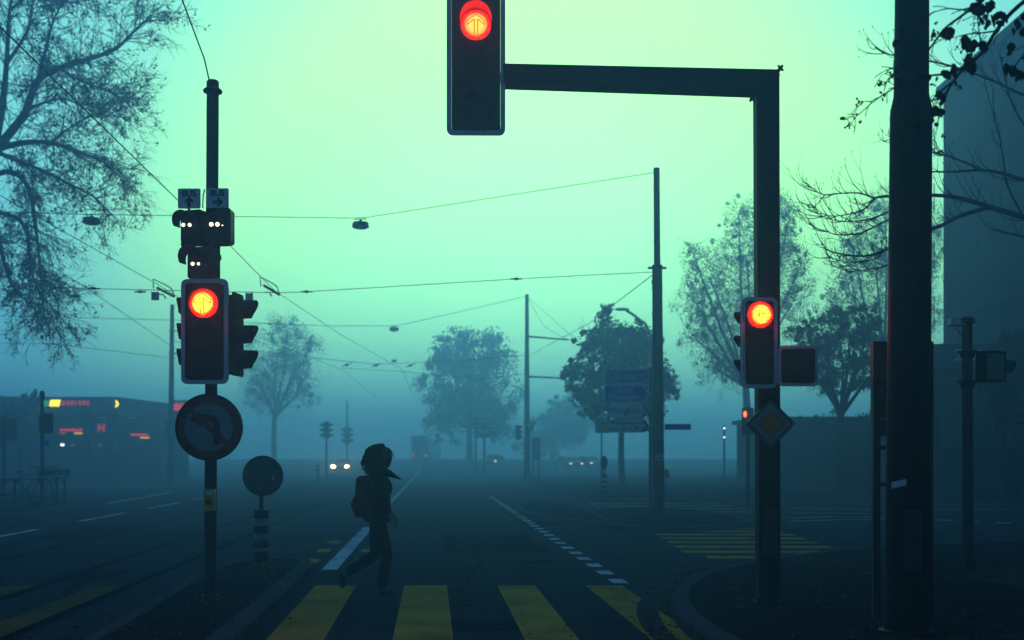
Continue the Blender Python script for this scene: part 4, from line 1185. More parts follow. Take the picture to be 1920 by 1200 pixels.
# dense round tree behind the direction signs
leafy_tree('round_tree', 1167, 912, 55, .16, (1166, 790), [(1165, 680, 74, 68), (1100, 705, 46, 50), (1222, 715, 48, 50), (1120, 645, 42, 34), (1205, 655, 36, 46), (1145, 760, 62, 38), (1200, 765, 50, 30), (1090, 745, 28, 28), (1252, 720, 24, 34), (1135, 600, 22, 24), (1140, 578, 12, 12), (1160, 630, 44, 32), (1195, 625, 20, 22), (1075, 700, 22, 18)],
           'dense round dark tree behind the arrow boards', M_LEAFG, 26000, .17, 3, twigs=9)
# dark leafy tree right of the gantry post
leafy_tree('leafy_tree', 1577, 935, 43, .17, (1577, 772), [(1575, 640, 62, 50), (1520, 650, 42, 46), (1632, 645, 40, 48), (1590, 595, 46, 30), (1510, 610, 24, 24), (1640, 600, 22, 24), (1550, 705, 60, 32), (1620, 705, 44, 32), (1500, 695, 26, 26), (1660, 680, 24, 34)],
           'dark leafy tree with low forked limbs, between the gantry post and the thick post', M_LEAFB, 26000, .10, 8, fill=.85)
# tall thin-leaved plane tree behind the gantry post
leafy_tree('plane_tree', 1408, 930, 66, .26, (1398, 720), [(1400, 480, 70, 62), (1330, 520, 52, 60), (1462, 470, 48, 66), (1440, 395, 52, 48), (1385, 405, 36, 36), (1300, 560, 36, 52), (1345, 600, 46, 40), (1490, 560, 40, 50), (1310, 640, 40, 40), (1298, 470, 26, 24), (1415, 560, 56, 42), (1480, 410, 28, 40), (1340, 690, 40, 30), (1500, 500, 22, 36)],
           'tall thin leaved plane tree behind the gantry post', M_LEAFB, 30000, .10, 17, twigs=30, fill=.6)
leafy_tree('plane_tree', 1660, 930, 66, .24, (1655, 700), [(1640, 480, 60, 70), (1590, 540, 46, 50), (1700, 520, 60, 70), (1660, 400, 48, 52), (1740, 440, 40, 70), (1600, 470, 30, 34), (1720, 600, 50, 50), (1560, 590, 26, 26)],
           'hazy plane tree partly hidden by the thick right post', M_LEAFB, 26000, .10, 23, twigs=28, fill=.6)
# far trees dissolving in the fog
leafy_tree('far_tree', 515, 884, 112, .3, (515, 780), [(520, 660, 52, 52), (480, 700, 40, 46), (560, 680, 44, 56), (540, 620, 40, 30), (500, 740, 44, 34), (575, 730, 30, 34), (590, 640, 18, 24)],
           'pale bare tree behind the big left signal, half dissolved in fog', M_LEAFB, 16000, .15, 31, zb=gz(112), twigs=26)
leafy_tree('far_tree', 880, 884, 130, .40, (880, 800), [(880, 700, 75, 70), (830, 720, 46, 60), (930, 720, 46, 70), (880, 650, 60, 40), (835, 660, 34, 40), (925, 655, 36, 44), (880, 770, 76, 50), (820, 790, 30, 40), (940, 790, 30, 50)],
           'large dense pale tree at the far middle, left of the lone grey pole', M_LEAFG, 26000, .30, 37, zb=gz(130))
leafy_tree('far_tree', 1035, 878, 150, .35, (1035, 840), [(1030, 815, 40, 34), (1070, 800, 44, 44), (1000, 830, 30, 30), (1050, 770, 30, 24)],
           'faint low tree right of the lone grey pole', M_LEAFG, 12000, .35, 41, zb=gz(150))
leafy_tree('small_tree', 1885, 900, 36, .10, (1885, 760), [(1885, 650, 28, 30), (1910, 690, 34, 40), (1870, 720, 30, 34), (1920, 640, 26, 30), (1890, 760, 40, 34)],
           'small dark bushy tree at the right edge before the slab building', M_LEAFB, 3500, .15, 43)
leafy_tree('small_tree', 40, 905, 64, .12, (38, 830), [(30, 800, 30, 40), (55, 760, 16, 30), (15, 770, 24, 30)],
           'small dark tree at the left edge beside the petrol station', M_LEAFB, 2000, .22, 47, zb=0)

leafy_tree('hedge', 1500, 905, 49, .05, (1500, 860), [(x_, y_, 34, r_) for x_, y_, r_ in ((1455, 848, 36), (1495, 838, 46), (1545, 842, 44), (1595, 832, 50), (1645, 836, 48), (1470, 800, 22), (1560, 798, 24), (1625, 790, 22))],
           'low dark ragged hedge behind the gantry post, in front of the long low building', M_LEAFG, 17000, .13, 53, limbs=False)
# bare limbs reaching in from the right
rg = random.Random(77); Yb = 18.0
tb_ = P(2080, 1, Yb); tb_.z = KZ
rt = thing('bare_tree', tb_, 'bare tree whose long limbs with upturned twigs reach in behind the thick right post', 'tree')
b = MB(); tr = smooth_line([tb_, P(2082, 760, Yb), P(2074, 560, Yb), P(2078, 300, Yb), P(2060, 40, Yb), P(2050, -150, Yb)], 5)
b.tube(tr, [.22-.13*i/(len(tr)-1) for i in range(len(tr))], 12); b.build('trunk', M_BARK, rt)
cr = MB(); tips = []
RL = [
 ([(2076, 470), (1985, 430), (1920, 408), (1856, 388), (1800, 372), (1750, 366), (1660, 368), (1640, 372)], .058, .1),
 ([(1856, 388), (1800, 405), (1762, 424), (1700, 445), (1660, 468), (1620, 480), (1570, 475), (1545, 465)], .036, .1),
 ([(1640, 372), (1610, 362), (1570, 363), (1540, 364), (1515, 345)], .016, .1),
 ([(1640, 372), (1620, 392), (1590, 402), (1550, 404), (1524, 385)], .015, .1),
 ([(1680, 390), (1640, 408), (1600, 415), (1560, 412), (1530, 398)], .016, .1),
 ([(1690, 400), (1640, 425), (1610, 438), (1570, 440), (1545, 432), (1530, 428)], .017, .1),
 ([(1700, 455), (1660, 470), (1640, 485), (1600, 492), (1570, 488), (1548, 475)], .014, .1),
 ([(1720, 480), (1670, 495), (1630, 505), (1590, 508), (1555, 495)], .013, .1),
 ([(2078, 330), (1990, 340), (1920, 337), (1880, 325), (1840, 319), (1790, 322), (1745, 322)], .042, .1),
 ([(1840, 319), (1810, 305), (1775, 292), (1757, 288), (1700, 270), (1665, 262)], .022, .1),
 ([(2070, 200), (1990, 190), (1920, 178), (1870, 155), (1810, 132), (1760, 118), (1700, 108), (1660, 100), (1640, 88)], .030, .1),
 ([(2078, 520), (1990, 470), (1950, 450), (1900, 440), (1870, 430)], .03, .1),
 ([(2074, 400), (2000, 330), (1940, 260), (1900, 200), (1880, 130)], .035, .1),
 ([(1920, 408), (1890, 350), (1880, 290), (1870, 240), (1850, 170)], .02, .1),
]
for pts, r, _ in RL:
    L3 = smooth_line([P(x, y, Yb + rg.uniform(-.5, .5)*(0 < i < len(pts)-1)) for i, (x, y) in enumerate(pts)], 4)
    n = len(L3)
    cr.tube(L3, [max(.006, r*(1-.72*i/(n-1))) for i in range(n)], 6, cap=False)
    for i in range(2, n):
        if rg.random() < .62:
            t = (L3[i]-L3[i-1]).normalized(); sd = rg.choice((-1, 1))
            d = (t*.8 + Vector((0, rg.uniform(-.5, .5), .30*sd+.1))).normalized()
            twig(cr, L3[i], d, rg.uniform(.25, .65), .0095, rg, 1, tips, curl=.42, up=.02, wob=.14, kids=2, ratio=.6, n=4, seg=6)
for p, d in tips:
    if rg.random() < .5: cr.ball(p, (.008, .008, .016), 5, 4)
cr.build('crown', M_TWIG, rt, fixn=False)

# close branch with dead leaves and berries, top right; its tree stands outside the frame
rg = random.Random(101); Yc = 6.2
tb_ = Vector((4.4, 6.4, KZ))
ct = thing('linden_tree', tb_, 'nearest tree, its black branch with dead leaves and berries hanging into the top right corner', 'tree')
b = MB(); tr = smooth_line([tb_, Vector((4.42, 6.4, 1.6)), Vector((4.36, 6.35, 3.2)), Vector((4.4, 6.3, 5.5)), Vector((4.5, 6.3, 8.0))], 5)
b.tube(tr, [.16-.08*i/(len(tr)-1) for i in range(len(tr))], 14); b.build('trunk', M_BARK, ct)
cr = MB(); fo = MB()
CL = [
 ([(2400, -420), (2100, -150), (1960, -30), (1900, 20), (1868, 58), (1842, 98), (1810, 125), (1788, 152), (1770, 178), (1745, 190)], .016),
 ([(1960, -30), (1880, -25), (1830, 10), (1800, 32), (1770, 55), (1745, 88), (1718, 108), (1690, 125), (1668, 128)], .010),
 ([(1830, 10), (1805, 18), (1780, 16), (1760, 20), (1742, 26), (1720, 32)], .005),
 ([(1810, 125), (1780, 138), (1742, 142), (1715, 150), (1690, 158), (1665, 172), (1636, 192), (1618, 208), (1604, 220), (1594, 236)], .007),
 ([(1788, 152), (1765, 170), (1750, 185), (1740, 200)], .007),
 ([(1868, 58), (1840, 62), (1815, 64), (1790, 70), (1765, 75), (1745, 88)], .005),
 ([(1690, 158), (1675, 142), (1665, 136), (1652, 142), (1648, 152)], .003),
 ([(1715, 110), (1690, 128), (1672, 140), (1662, 152), (1655, 160)], .004),
 ([(1636, 192), (1622, 190), (1612, 196), (1606, 204)], .0025),
 ([(1604, 220), (1592, 218), (1584, 222)], .002),
 ([(1770, 178), (1762, 210), (1757, 240), (1753, 262), (1757, 280)], .0035),
 ([(2100, -150), (2000, -10), (1950, 60), (1925, 95), (1905, 120), (1890, 135)], .008),
 ([(1842, 98), (1836, 60), (1832, 25), (1830, -20)], .005),
 ([(1810, 125), (1816, 90), (1824, 60), (1826, 30)], .004),
 ([(1900, 20), (1880, 45), (1862, 80), (1852, 95)], .004),
]
for pts, r in CL:
    L3 = smooth_line([P(x, y, Yc + rg.uniform(-.12, .12)*(i > 0)) for i, (x, y) in enumerate(pts)], 4); n = len(L3)
    br = MB(); br.tube(L3, [max(.0016, r*(1-.75*i/(n-1))) for i in range(n)], 7, cap=False)
    for i in range(2, n):
        if rg.random() < .5:
            tp = []
            twig(br, L3[i], (L3[i]-L3[i-1]).normalized()+rv(rg)*.8, rg.uniform(.03, .10), .0018, rg, 0, tp, up=-.1, n=4, seg=4)
    br.build('branch', M_TWIG, ct, fixn=False)
# a crown above, outside the frame, that the branch grows from
tp = []
for a in range(9):
    ang = a*.7
    twig(cr, tr[-1-(a % 4)], Vector((math.cos(ang)*.7+.5, math.sin(ang)*.7-.3, .9)), 2.6, .05, rg, 2, tp, up=.03, kids=5, seg=6)
cr.tube([Vector((4.42, 6.35, 4.6)), P(2400, -420, 6.25)], [.035, .016], 8)
def dead_leaf(px, py, s, rot=None):
    s = s*.88
    c = P(px, py, Yc + rg.uniform(-.1, .1))
    X = Matrix.Translation(c) @ Matrix.Rotation(rg.uniform(-.9, .9) if rot is None else rot, 4, 'Y') @ Matrix.Rotation(rg.uniform(-.7, .7), 4, 'Z') @ Matrix.Rotation(rg.uniform(-.5, .5), 4, 'X')
    o = [(0, 1), (.28, .86), (.5, .62), (.78, .5), (.66, .22), (.8, -.05), (.55, -.3), (.52, -.6), (.22, -.72), (0, -1.1), (-.2, -.75), (-.5, -.6), (-.52, -.28), (-.78, -.05), (-.62, .25), (-.75, .5), (-.45, .66), (-.26, .9)]
    vs = [(0, .12, 0)]+[(x*s*rg.uniform(.8, 1.08), -.18*s*abs(x)**1.5+rg.uniform(-.05, .05)*s, z*s) for x, z in o]
    n = len(o)
    fo.add([X @ Vector((v[0], v[1]*(s if i == 0 else 1), v[2])) for i, v in enumerate(vs)], [(0, 1+i, 1+(i+1) % n) for i in range(n)])
def dleafs(px, py, n, spread, s):
    for _ in range(n): dead_leaf(px+rg.gauss(0, spread), py+rg.gauss(0, spread), s*rg.uniform(.7, 1.2))
k6 = Yc/F
for px, py, n, sp, s in ((1838, 10, 5, 9, 16), (1872, 38, 4, 7, 15), (1778, 62, 3, 4, 13), (1826, 82, 6, 9, 14), (1818, 112, 5, 9, 14), (1790, 138, 4, 7, 14), (1757, 210, 4, 6, 14), (1760, 188, 3, 5, 10), (1895, 132, 4, 6, 15), (1912, 142, 4, 6, 13), (1893, 95, 2, 4, 12), (1688, 90, 2, 5, 9), (1748, 70, 2, 4, 7), (1747, 145, 2, 4, 8), (1702, 62, 2, 5, 8), (1656, 178, 2, 3, 6), (1652, 186, 1, 2, 5), (1705, 150, 3, 8, 9), (1720, 250, 3, 8, 8), (1765, 257, 1, 1, 6), (1905, 42, 4, 9, 11), (1850, 40, 3, 8, 9), (1918, 60, 3, 5, 10), (1840, 40, 2, 6, 9), (1706, 200, 5, 14, 9), (1685, 84, 2, 4, 9), (1730, 170, 4, 10, 9), (1748, 230, 2, 4, 9)):
    dleafs(px, py, n, sp, s*k6)
def berries(px, py, n, sp):
    be = MB()
    hub = P(px, py, Yc)
    for _ in range(n):
        p = P(px+rg.gauss(0, sp), py+rg.gauss(0, sp), Yc+rg.uniform(-.02, .02))
        be.ball(p, 2.0*k6*rg.uniform(.8, 1.25), 8, 6)
        be.tube([hub, hub.lerp(p, .5)+Vector((0, 0, .006)), p], .0011, 4)
    be.build('berry_bunch', M_BERRY, ct, hub, fixn=False)
for px, py, n, sp in ((1610, 195, 8, 4), (1582, 222, 6, 3), (1590, 236, 6, 2.5), (1602, 216, 3, 3), (1652, 160, 10, 5), (1670, 145, 7, 4), (1612, 229, 3, 2), (1752, 60, 5, 4), (1755, 45, 3, 3), (1762, 285, 9, 5), (1800, 164, 5, 4), (1798, 92, 4, 4), (1874, 110, 3, 4), (1920, 108, 4, 4), (1750, 158, 4, 3), (1845, 48, 5, 5), (1770, 255, 2, 2), (1700, 275, 5, 5)):
    berries(px, py, n, sp)
cr.build('crown', M_TWIG, ct, fixn=False); fo.build('leaves', M_LEAFB, ct, fixn=False, smooth=False)

# ------------------------------------------------------------------ buildings
# tall slab building at the right
bb = thing('slab_building', (21, 45, 0), 'tall plain slab building rising out of the fog at the right edge', 'building')
x0, ya, yb_ = 18.2, 48.0, 21.0
zt_ = P(0, 178, 48).z
b = MB(); b.box((x0, yb_, 0), (x0+26, ya, zt_)); b.build('wall', M_WALL, bb)
for f in range(6):
    z = 2.4 + f*2.4
    b = MB(); b.box((x0-.03, yb_+.4, z), (x0-.003, ya-.3, z+1.25)); wi = b.build('window_band', mat('tinted_window', (.062, .067, .072), .7, var=.1, scale=.5, spec=.1), bb)
    b = MB()
    for j in range(22): b.box((x0-.05, yb_+.9+j*1.5, z), (x0-.032, yb_+.98+j*1.5, z+1.25))
    b.build('mullions', M_WALL, wi)
b = MB(); b.box((x0-.25, yb_-.1, zt_+.002), (x0+26, ya+.2, zt_+.35)); b.build('roof_edge', M_WALL, bb)
# low front building with lettering
lb_ = thing('low_building', (17, 40, 0), 'low flat roofed shop front with pale lettering on its band, under the slab building', 'building')
fx0, fx1, fy = P(1748, 0, 41).x, P(2200, 0, 41).x, 41.0
ztop = P(0, 652, fy).z; zb2 = P(0, 690, fy).z
b = MB(); b.box((fx0, fy, KZ), (fx1, fy+5, zb2)); b.build('wall', M_DWALL, lb_)
b = MB(); b.box((fx0-.5, fy-1.4, zb2+.002), (fx1, fy+5.2, ztop)); b.build('roof_band', M_WALL, lb_)
b = MB()
lettering('Zürich', .55, M_WHITE, lb_, TR(Vector((P(1800, 0, fy).x, fy-1.405, (ztop+zb2)/2-.04))) @ Matrix.Shear('XZ', 4, (0, 0)), bold=.012)
for j in range(10):
    xa = fx0+.3+j*1.05
    b = MB(); b.box((xa, fy-.03, KZ+1.7), (xa+.92, fy-.003, zb2-.15)); b.build('window', mat('dusky_glass', (.10, .12, .13), .2, spec=.5), lb_)
# long low dark wall behind the trees
dw = thing('low_building', (13, 52, KZ), 'long low dark building behind the leafy trees on the right', 'building')
xa, xb = P(1432, 0, 50).x, P(1665, 0, 50).x
zr = P(0, 789, 50).z
b = MB(); b.box((xa, 50, KZ), (xb+6, 56, zr)); b.build('wall', M_DWALL, dw)
b = MB(); b.box((xa-.2, 49.8, zr+.002), (xb+6.2, 56.2, zr+.18)); b.build('roof', M_DWALL, dw)
for j in range(7):
    b = MB(); xq = xa+.9+j*1.9; b.box((xq, 49.96, 1.2), (xq+1.1, 49.997, 2.4)); b.build('window', M_GLASS, dw)
b = MB(); b.ball(P(1480, 840, 49.6), (.08, .04, .03), 8, 6); b.build('lamp', M_HEADF, dw)
bp = P(1358, 1, 58); bp.z = KZ
t = thing('lamp_column', bp, 'slim far column with two tiny white lights, left of the priority diamond', 'lamp post')
b = MB(); b.tube([bp, P(1358, 798, 58)], .05, 8); b.build('pole', M_POLE, t)
for py in (803, 820):
    b = MB(); b.ball(P(1358, py, 57.9), .045, 8, 6); b.build('lamp', M_WLIT, t)

# petrol station at the left
Yg = 72.0
ps = thing('petrol_station', (-26, Yg, 0), 'lit petrol station with wide flat canopy and yellow and red signs in the fog', 'petrol station')
def bx(name, x0, y0, x1, y1, Y0, Y1, m, par=None):
    p, q = P(x0, y1, Y0), P(x1, y0, Y0); b = MB(); b.box((p.x, Y0, p.z), (q.x, Y1, q.z)); return b.build(name, m, par or ps, (p+q)/2)
can = bx('canopy', -260, 744, 218, 772, Yg, Yg+10, M_WALL)
p, q = P(218, 744, Yg), P(312, 757, Yg+8)
b = MB(); b.add([(p.x+.002, Yg, P(0, 772, Yg).z), (q.x, Yg+8, P(0, 772, Yg).z-.0), (q.x, Yg+8, p.z-.0), (p.x+.002, Yg, p.z), (p.x+.002, Yg+10, P(0, 772, Yg).z), (q.x, Yg+10, P(0, 772, Yg).z), (q.x, Yg+10, p.z), (p.x+.002, Yg+10, p.z)],
      [(0, 1, 2, 3), (4, 7, 6, 5), (0, 4, 5, 1), (3, 2, 6, 7), (1, 5, 6, 2), (0, 3, 7, 4)]); b.build('canopy_wing', M_WALL, ps)
for px in (-150, -40, 163, 213):
    c = P(px, 1, Yg+2); b = MB(); b.box((c.x-.22, Yg+1.8, 0), (c.x+.22, Yg+2.2, P(0, 772, Yg).z-.003)); b.build('column', M_DWALL, ps)
b = MB(); p = P(92, 762, Yg-.12); k = Yg/F
b.add([(p.x, Yg-.12, p.z), (p.x+18*k, Yg-.12, p.z), (p.x+20.5*k, Yg-.12, p.z+12.5*k), (p.x+2*k, Yg-.12, p.z+12.5*k)] + [(p.x, Yg-.003, p.z), (p.x+18*k, Yg-.003, p.z), (p.x+20.5*k, Yg-.003, p.z+12.5*k), (p.x+2*k, Yg-.003, p.z+12.5*k)],
      [(0, 1, 2, 3), (7, 6, 5, 4), (0, 4, 5, 1), (1, 5, 6, 2), (2, 6, 7, 3), (3, 7, 4, 0)]); b.build('lit_sign', M_YLIT, ps)
bx('lit_sign', 81, 751, 90, 762, Yg-.10, Yg-.003, M_GLIT)
for j, wd in enumerate((5, 5, 5, 3, 5, 5, 5)):
    bx('lit_letter', 116+j*7.6, 751, 116+j*7.6+wd, 760, Yg-.08, Yg-.003, M_RLIT)
b = MB(TR(P(215, 757, Yg-.1))); b.prism([(0, -.22)]+[(.23*math.cos(R(a)), .22*math.sin(R(a))) for a in range(-85, 90, 12)]+[(0, .22), (.07, .11), (.095, 0), (.07, -.11)], 0, .09); b.build('lit_sign', M_YLIT, ps)
shop = bx('shop_wall', -260, 774, 300, 902, Yg+6, Yg+12, M_DWALL)
for x0_, x1_ in ((-60, 10), (20, 100), (108, 156), (168, 206), (222, 290)):
    bx('window', x0_, 800, x1_, 872, Yg+5.9, Yg+5.997, M_GLASS)
bx('lit_strip', 112, 804, 156, 808.5, Yg+5.7, Yg+5.9, M_RSTRIP); bx('lit_strip', 112, 811, 120, 813.5, Yg+5.7, Yg+5.9, M_RSTRIP); bx('lit_strip', 139, 810.5, 156, 814, Yg+5.7, Yg+5.9, M_OLIT)
bx('lit_strip', 245, 813, 275, 817, Yg+5.7, Yg+5.9, M_RSTRIP); bx('lit_strip', 262, 819, 278, 822, Yg+5.7, Yg+5.9, M_OLIT)
lettering('M', .75, M_RLIT, ps, TR(P(190, 803, Yg+5.8)), name='lit_letter', bold=.02)
for j in range(6): bx('lit_letter', 326+j*4, 756, 328.6+j*4, 770, Yg+1, Yg+1.1, M_RSTRIP)
bx('pylon', 318, 750, 352, 905, Yg+1.12, Yg+1.4, M_DWALL)
for px, py, r in ((117, 834, .12), (169, 834, .09)):
    b = MB(); b.ball(P(px, py, Yg+5), (r*1.2, r, r*.8), 10, 6); b.build('lamp', M_WLIT, ps)
b = MB(); b.ball(P(37, 840, Yg+5), (.12, .1, .08), 8, 5); b.build('lamp', mat('dim_yellow_lamp', (.3, .25, .05), .5), ps)
for px in (58, 190, 248):
    b = MB(); c = P(px, 783, Yg+4); b.cbox(c, (.5, .3, .05)); b.build('canopy_lamp', mat('pale_lamp', (.7, .75, .75), .4), ps)

# ------------------------------------------------------------------ signals, railing, bicycles at the left
def small_signal(px, pyb, pyt, Y, label, boxes, group=None, r=.055, cap=True):
    bp = P(px, pyb, Y); bp.z = gz(Y)+(KZ if Y < 60 else 0)
    t = thing('traffic_signal', bp, label, 'traffic light', group)
    b = MB(); b.tube([bp, P(px, pyt, Y)], [r, r*.9], 16); b.build('pole', M_POLE, t)
    if cap:
        b = MB(); c = P(px, pyt, Y); b.lathe([(r*1.05, -.08), (r*1.5, -.07), (r*1.5, .06), (r, .13), (.01, .14)], 16, 'z', c); b.build('pole_cap', M_POLE, t, c)
    for (x0, y0, x1, y1, yaw) in boxes:
        k = Y/F; w, h = (x1-x0)*k, (y1-y0)*k
        M = TR(P((x0+x1)/2, (y0+y1)/2, Y-.12), yaw)
        b = MB(M); b.prism(rrect(w, h, .05), 0, .03); b.prism(rrect(w*.82, h*.9, .05), -.12, .0)
        b.build('signal_head', M_DPOLE, t, M.translation)
    return t
small_signal(79, 949, 742, 30.8, 'slim signal mast behind the left railing, seen from the back', [(74, 775, 99, 812, 0)], None, .048)
sm = bpy.data.objects[[o.name for o in COL.objects if o.name.startswith('traffic_signal') and o.type == 'EMPTY'][-1]]
b = MB(); p, q = P(80, 836, 30.7), P(93, 826, 30.7); b.box((p.x, 30.66, p.z), (q.x, 30.69, q.z)); b.build('small_plate', M_BLUE, sm)
small_signal(7, 905, 780, 44, 'dark pair of signal boxes at the extreme left edge of the view', [(-9, 785, 9, 826, 0), (12, 785, 31, 825, R(20))], None, .09, False)
# far signals with visors to both sides
def far_signal(px, pyb, pyt, Y, y0, y1, hw, label):
    bp = P(px, pyb, Y); bp.z = gz(Y)
    t = thing('traffic_signal', bp, label, 'traffic light', 'far signals on the tram island')
    b = MB(); b.tube([bp, P(px, pyt, Y)], .065, 10); b.build('pole', M_POLE, t)
    k = Y/F
    M = TR(P(px, (y0+y1)/2, Y-.1)); h = (y1-y0)*k
    b = MB(M); b.prism(rrect(hw*k*.9, h, .08), -.1, .12); hd = b.build('signal_head', M_DPOLE, t, M.translation)
    for sx in (-1, 1):
        for z in (.31, 0, -.31):
            b = MB(M); c = (sx*hw*k*.75, 0, z*h)
            b.prism([(c[0]-sx*hw*k*.35, z*h+h*.1), (c[0]+sx*hw*k*.3, z*h+h*.07), (c[0]+sx*hw*k*.3, z*h-h*.03), (c[0]-sx*hw*k*.35, z*h-h*.1)], -.1, .1); b.build('visor', M_VISOR, hd, M.translation)
far_signal(612, 893, 790, 78, 791, 822, 12, 'double sided signal mast left of the car headlamps, nearer and darker')
far_signal(651, 884, 752, 100, 800, 832, 11, 'taller and fainter double sided signal mast just before the car headlamps')
# far red signal behind the gantry post
Yq = 30
bp = P(1402, 1, Yq); bp.z = KZ
t = thing('traffic_signal', bp, 'small far signal showing a tiny red light beside the priority diamond', 'traffic light')
b = MB(); b.tube([bp, P(1402, 770, Yq)], .05, 12); b.build('pole', M_POLE, t)
b = MB(TR(P(1401, 790, Yq-.1), R(-40))); b.prism(rrect(.26, .72, .04), -.05, .12); hd = b.build('signal_head', M_BLACK, t, P(1401, 790, Yq-.1))
b = MB(); b.ball(P(1397, 776.5, Yq-.2), (.04, .03, .075), 10, 8); lo = b.build('lens', M_RFAR, hd); lo['label'] = 'lit red lens'

# railing
pts = [(-90, 958, 906), (28, 955, 899), (106, 948, 894), (121, 946, 893)]
bp = G(28, 955, KZ)
t = thing('railing', bp, 'grey tube railing along the left pavement corner', 'railing')
Pp = []
for px, yb2, yt2 in pts:
    g_ = G(px, yb2, KZ); kz = g_.y/F; Pp.append((g_, (yb2-yt2)*kz))
for g_, h in Pp:
    b = MB(); b.tube([g_, g_+Vector((0, 0, h))], .032, 10); b.build('post', M_POLE, t)
for f in (1.0, .52):
    b = MB(); b.tube([g_+Vector((0, 0, h*f)) for g_, h in Pp], .028, 10); b.build('rail', M_POLE, t)
# bicycles parked behind the railing
def bicycle(x, y, yaw, label):
    t = thing('bicycle', (0, 0, 0), label, 'bicycle', 'bicycles parked behind the railing')
    def wheel(cx):
        b = MB(); n = 28
        L = [Vector((cx+.33*math.cos(2*math.pi*i/n), 0, .34+.33*math.sin(2*math.pi*i/n))) for i in range(n+1)]
        b.tube(L, .02, 6)
        for i in range(8): b.tube([Vector((cx, 0, .34)), L[i*3]], .003, 3)
        b.build('wheel', M_BLACK, t)
    wheel(-.52); wheel(.52)
    b = MB()
    for p0, p1 in (((-.52, 0, .34), (-.12, 0, .32)), ((-.12, 0, .32), (-.22, 0, .86)), ((-.52, 0, .34), (-.2, 0, .78)), ((-.12, 0, .32), (.36, 0, .80)), ((-.2, 0, .76), (.34, 0, .86)), ((.33, 0, .95), (.52, 0, .34))): b.tube([p0, p1], .017, 7)
    b.build('frame', M_DPOLE, t)
    b = MB(); b.tube([(.33, 0, .95), (.30, 0, 1.04)], .014, 6); b.tube([(.18, -.28, 1.06), (.3, -.12, 1.05), (.3, .12, 1.05), (.18, .28, 1.06)], .014, 6); b.build('handlebar', M_DPOLE, t)
    b = MB(); b.ball((-.24, 0, .9), (.14, .07, .035), 10, 6); b.build('saddle', M_BLACK, t)
    b = MB(); b.box((.48, -.2, .72), (.82, .2, .98)); b.build('basket', M_DPOLE, t)
    t.location = (x, y, KZ); t.rotation_euler = (0, 0, yaw)
g_ = G(52, 940, KZ); bicycle(g_.x, g_.y, R(55), 'parked bicycle left of the slim mast behind the railing')
g_ = G(88, 939, KZ); bicycle(g_.x, g_.y, R(75), 'parked bicycle right of the slim mast behind the railing')

# large far direction board on two posts
Yw = 92
t = thing('direction_board', P(909, 1, Yw)*1, 'large pale direction board on two posts under the far centre tree', 'direction sign')
t.location.z = 0; WP[t.name] = Vector(t.location)
for px in (892, 908):
    b = MB(); c = P(px, 1, Yw); b.tube([(c.x, Yw+.1, 0), (c.x, Yw+.1, P(0, 790, Yw).z)], .09, 8); b.build('post', M_DPOLE, t)
b = MB(); p, q = P(888, 821, Yw), P(930, 783, Yw); b.box((p.x, Yw-.05, p.z), (q.x, Yw+.0, q.z)); bo = b.build('board', mat('board_grey_blue', (.16, .24, .26), .6), t)
f = MB()
for yy in (790, 797, 806, 815):
    for x0_, x1_ in ((891, 904), (908, 916), (918, 927)):
        p, q = P(x0_, yy+1.2, Yw), P(x1_, yy, Yw); f.box((p.x, Yw-.06, p.z), (q.x, Yw-.052, q.z))
f.build('marking', M_WHITE, bo)
bpp = P(1004, 1, 66); t = thing('advert_board', (bpp.x, 66, 0), 'plain pale upright board just right of the lone grey pole', 'board')
b = MB(); p, q = P(997, 862, 66), P(1013, 820, 66); b.box((p.x, 66, p.z), (q.x, 66.12, q.z)); b.build('board', M_FRAME, t)
b = MB(); b.box((p.x+.05, 66.02, 0), (p.x+.12, 66.1, p.z)); b.box((q.x-.12, 66.02, 0), (q.x-.05, 66.1, p.z)); b.build('leg', M_DPOLE, t)

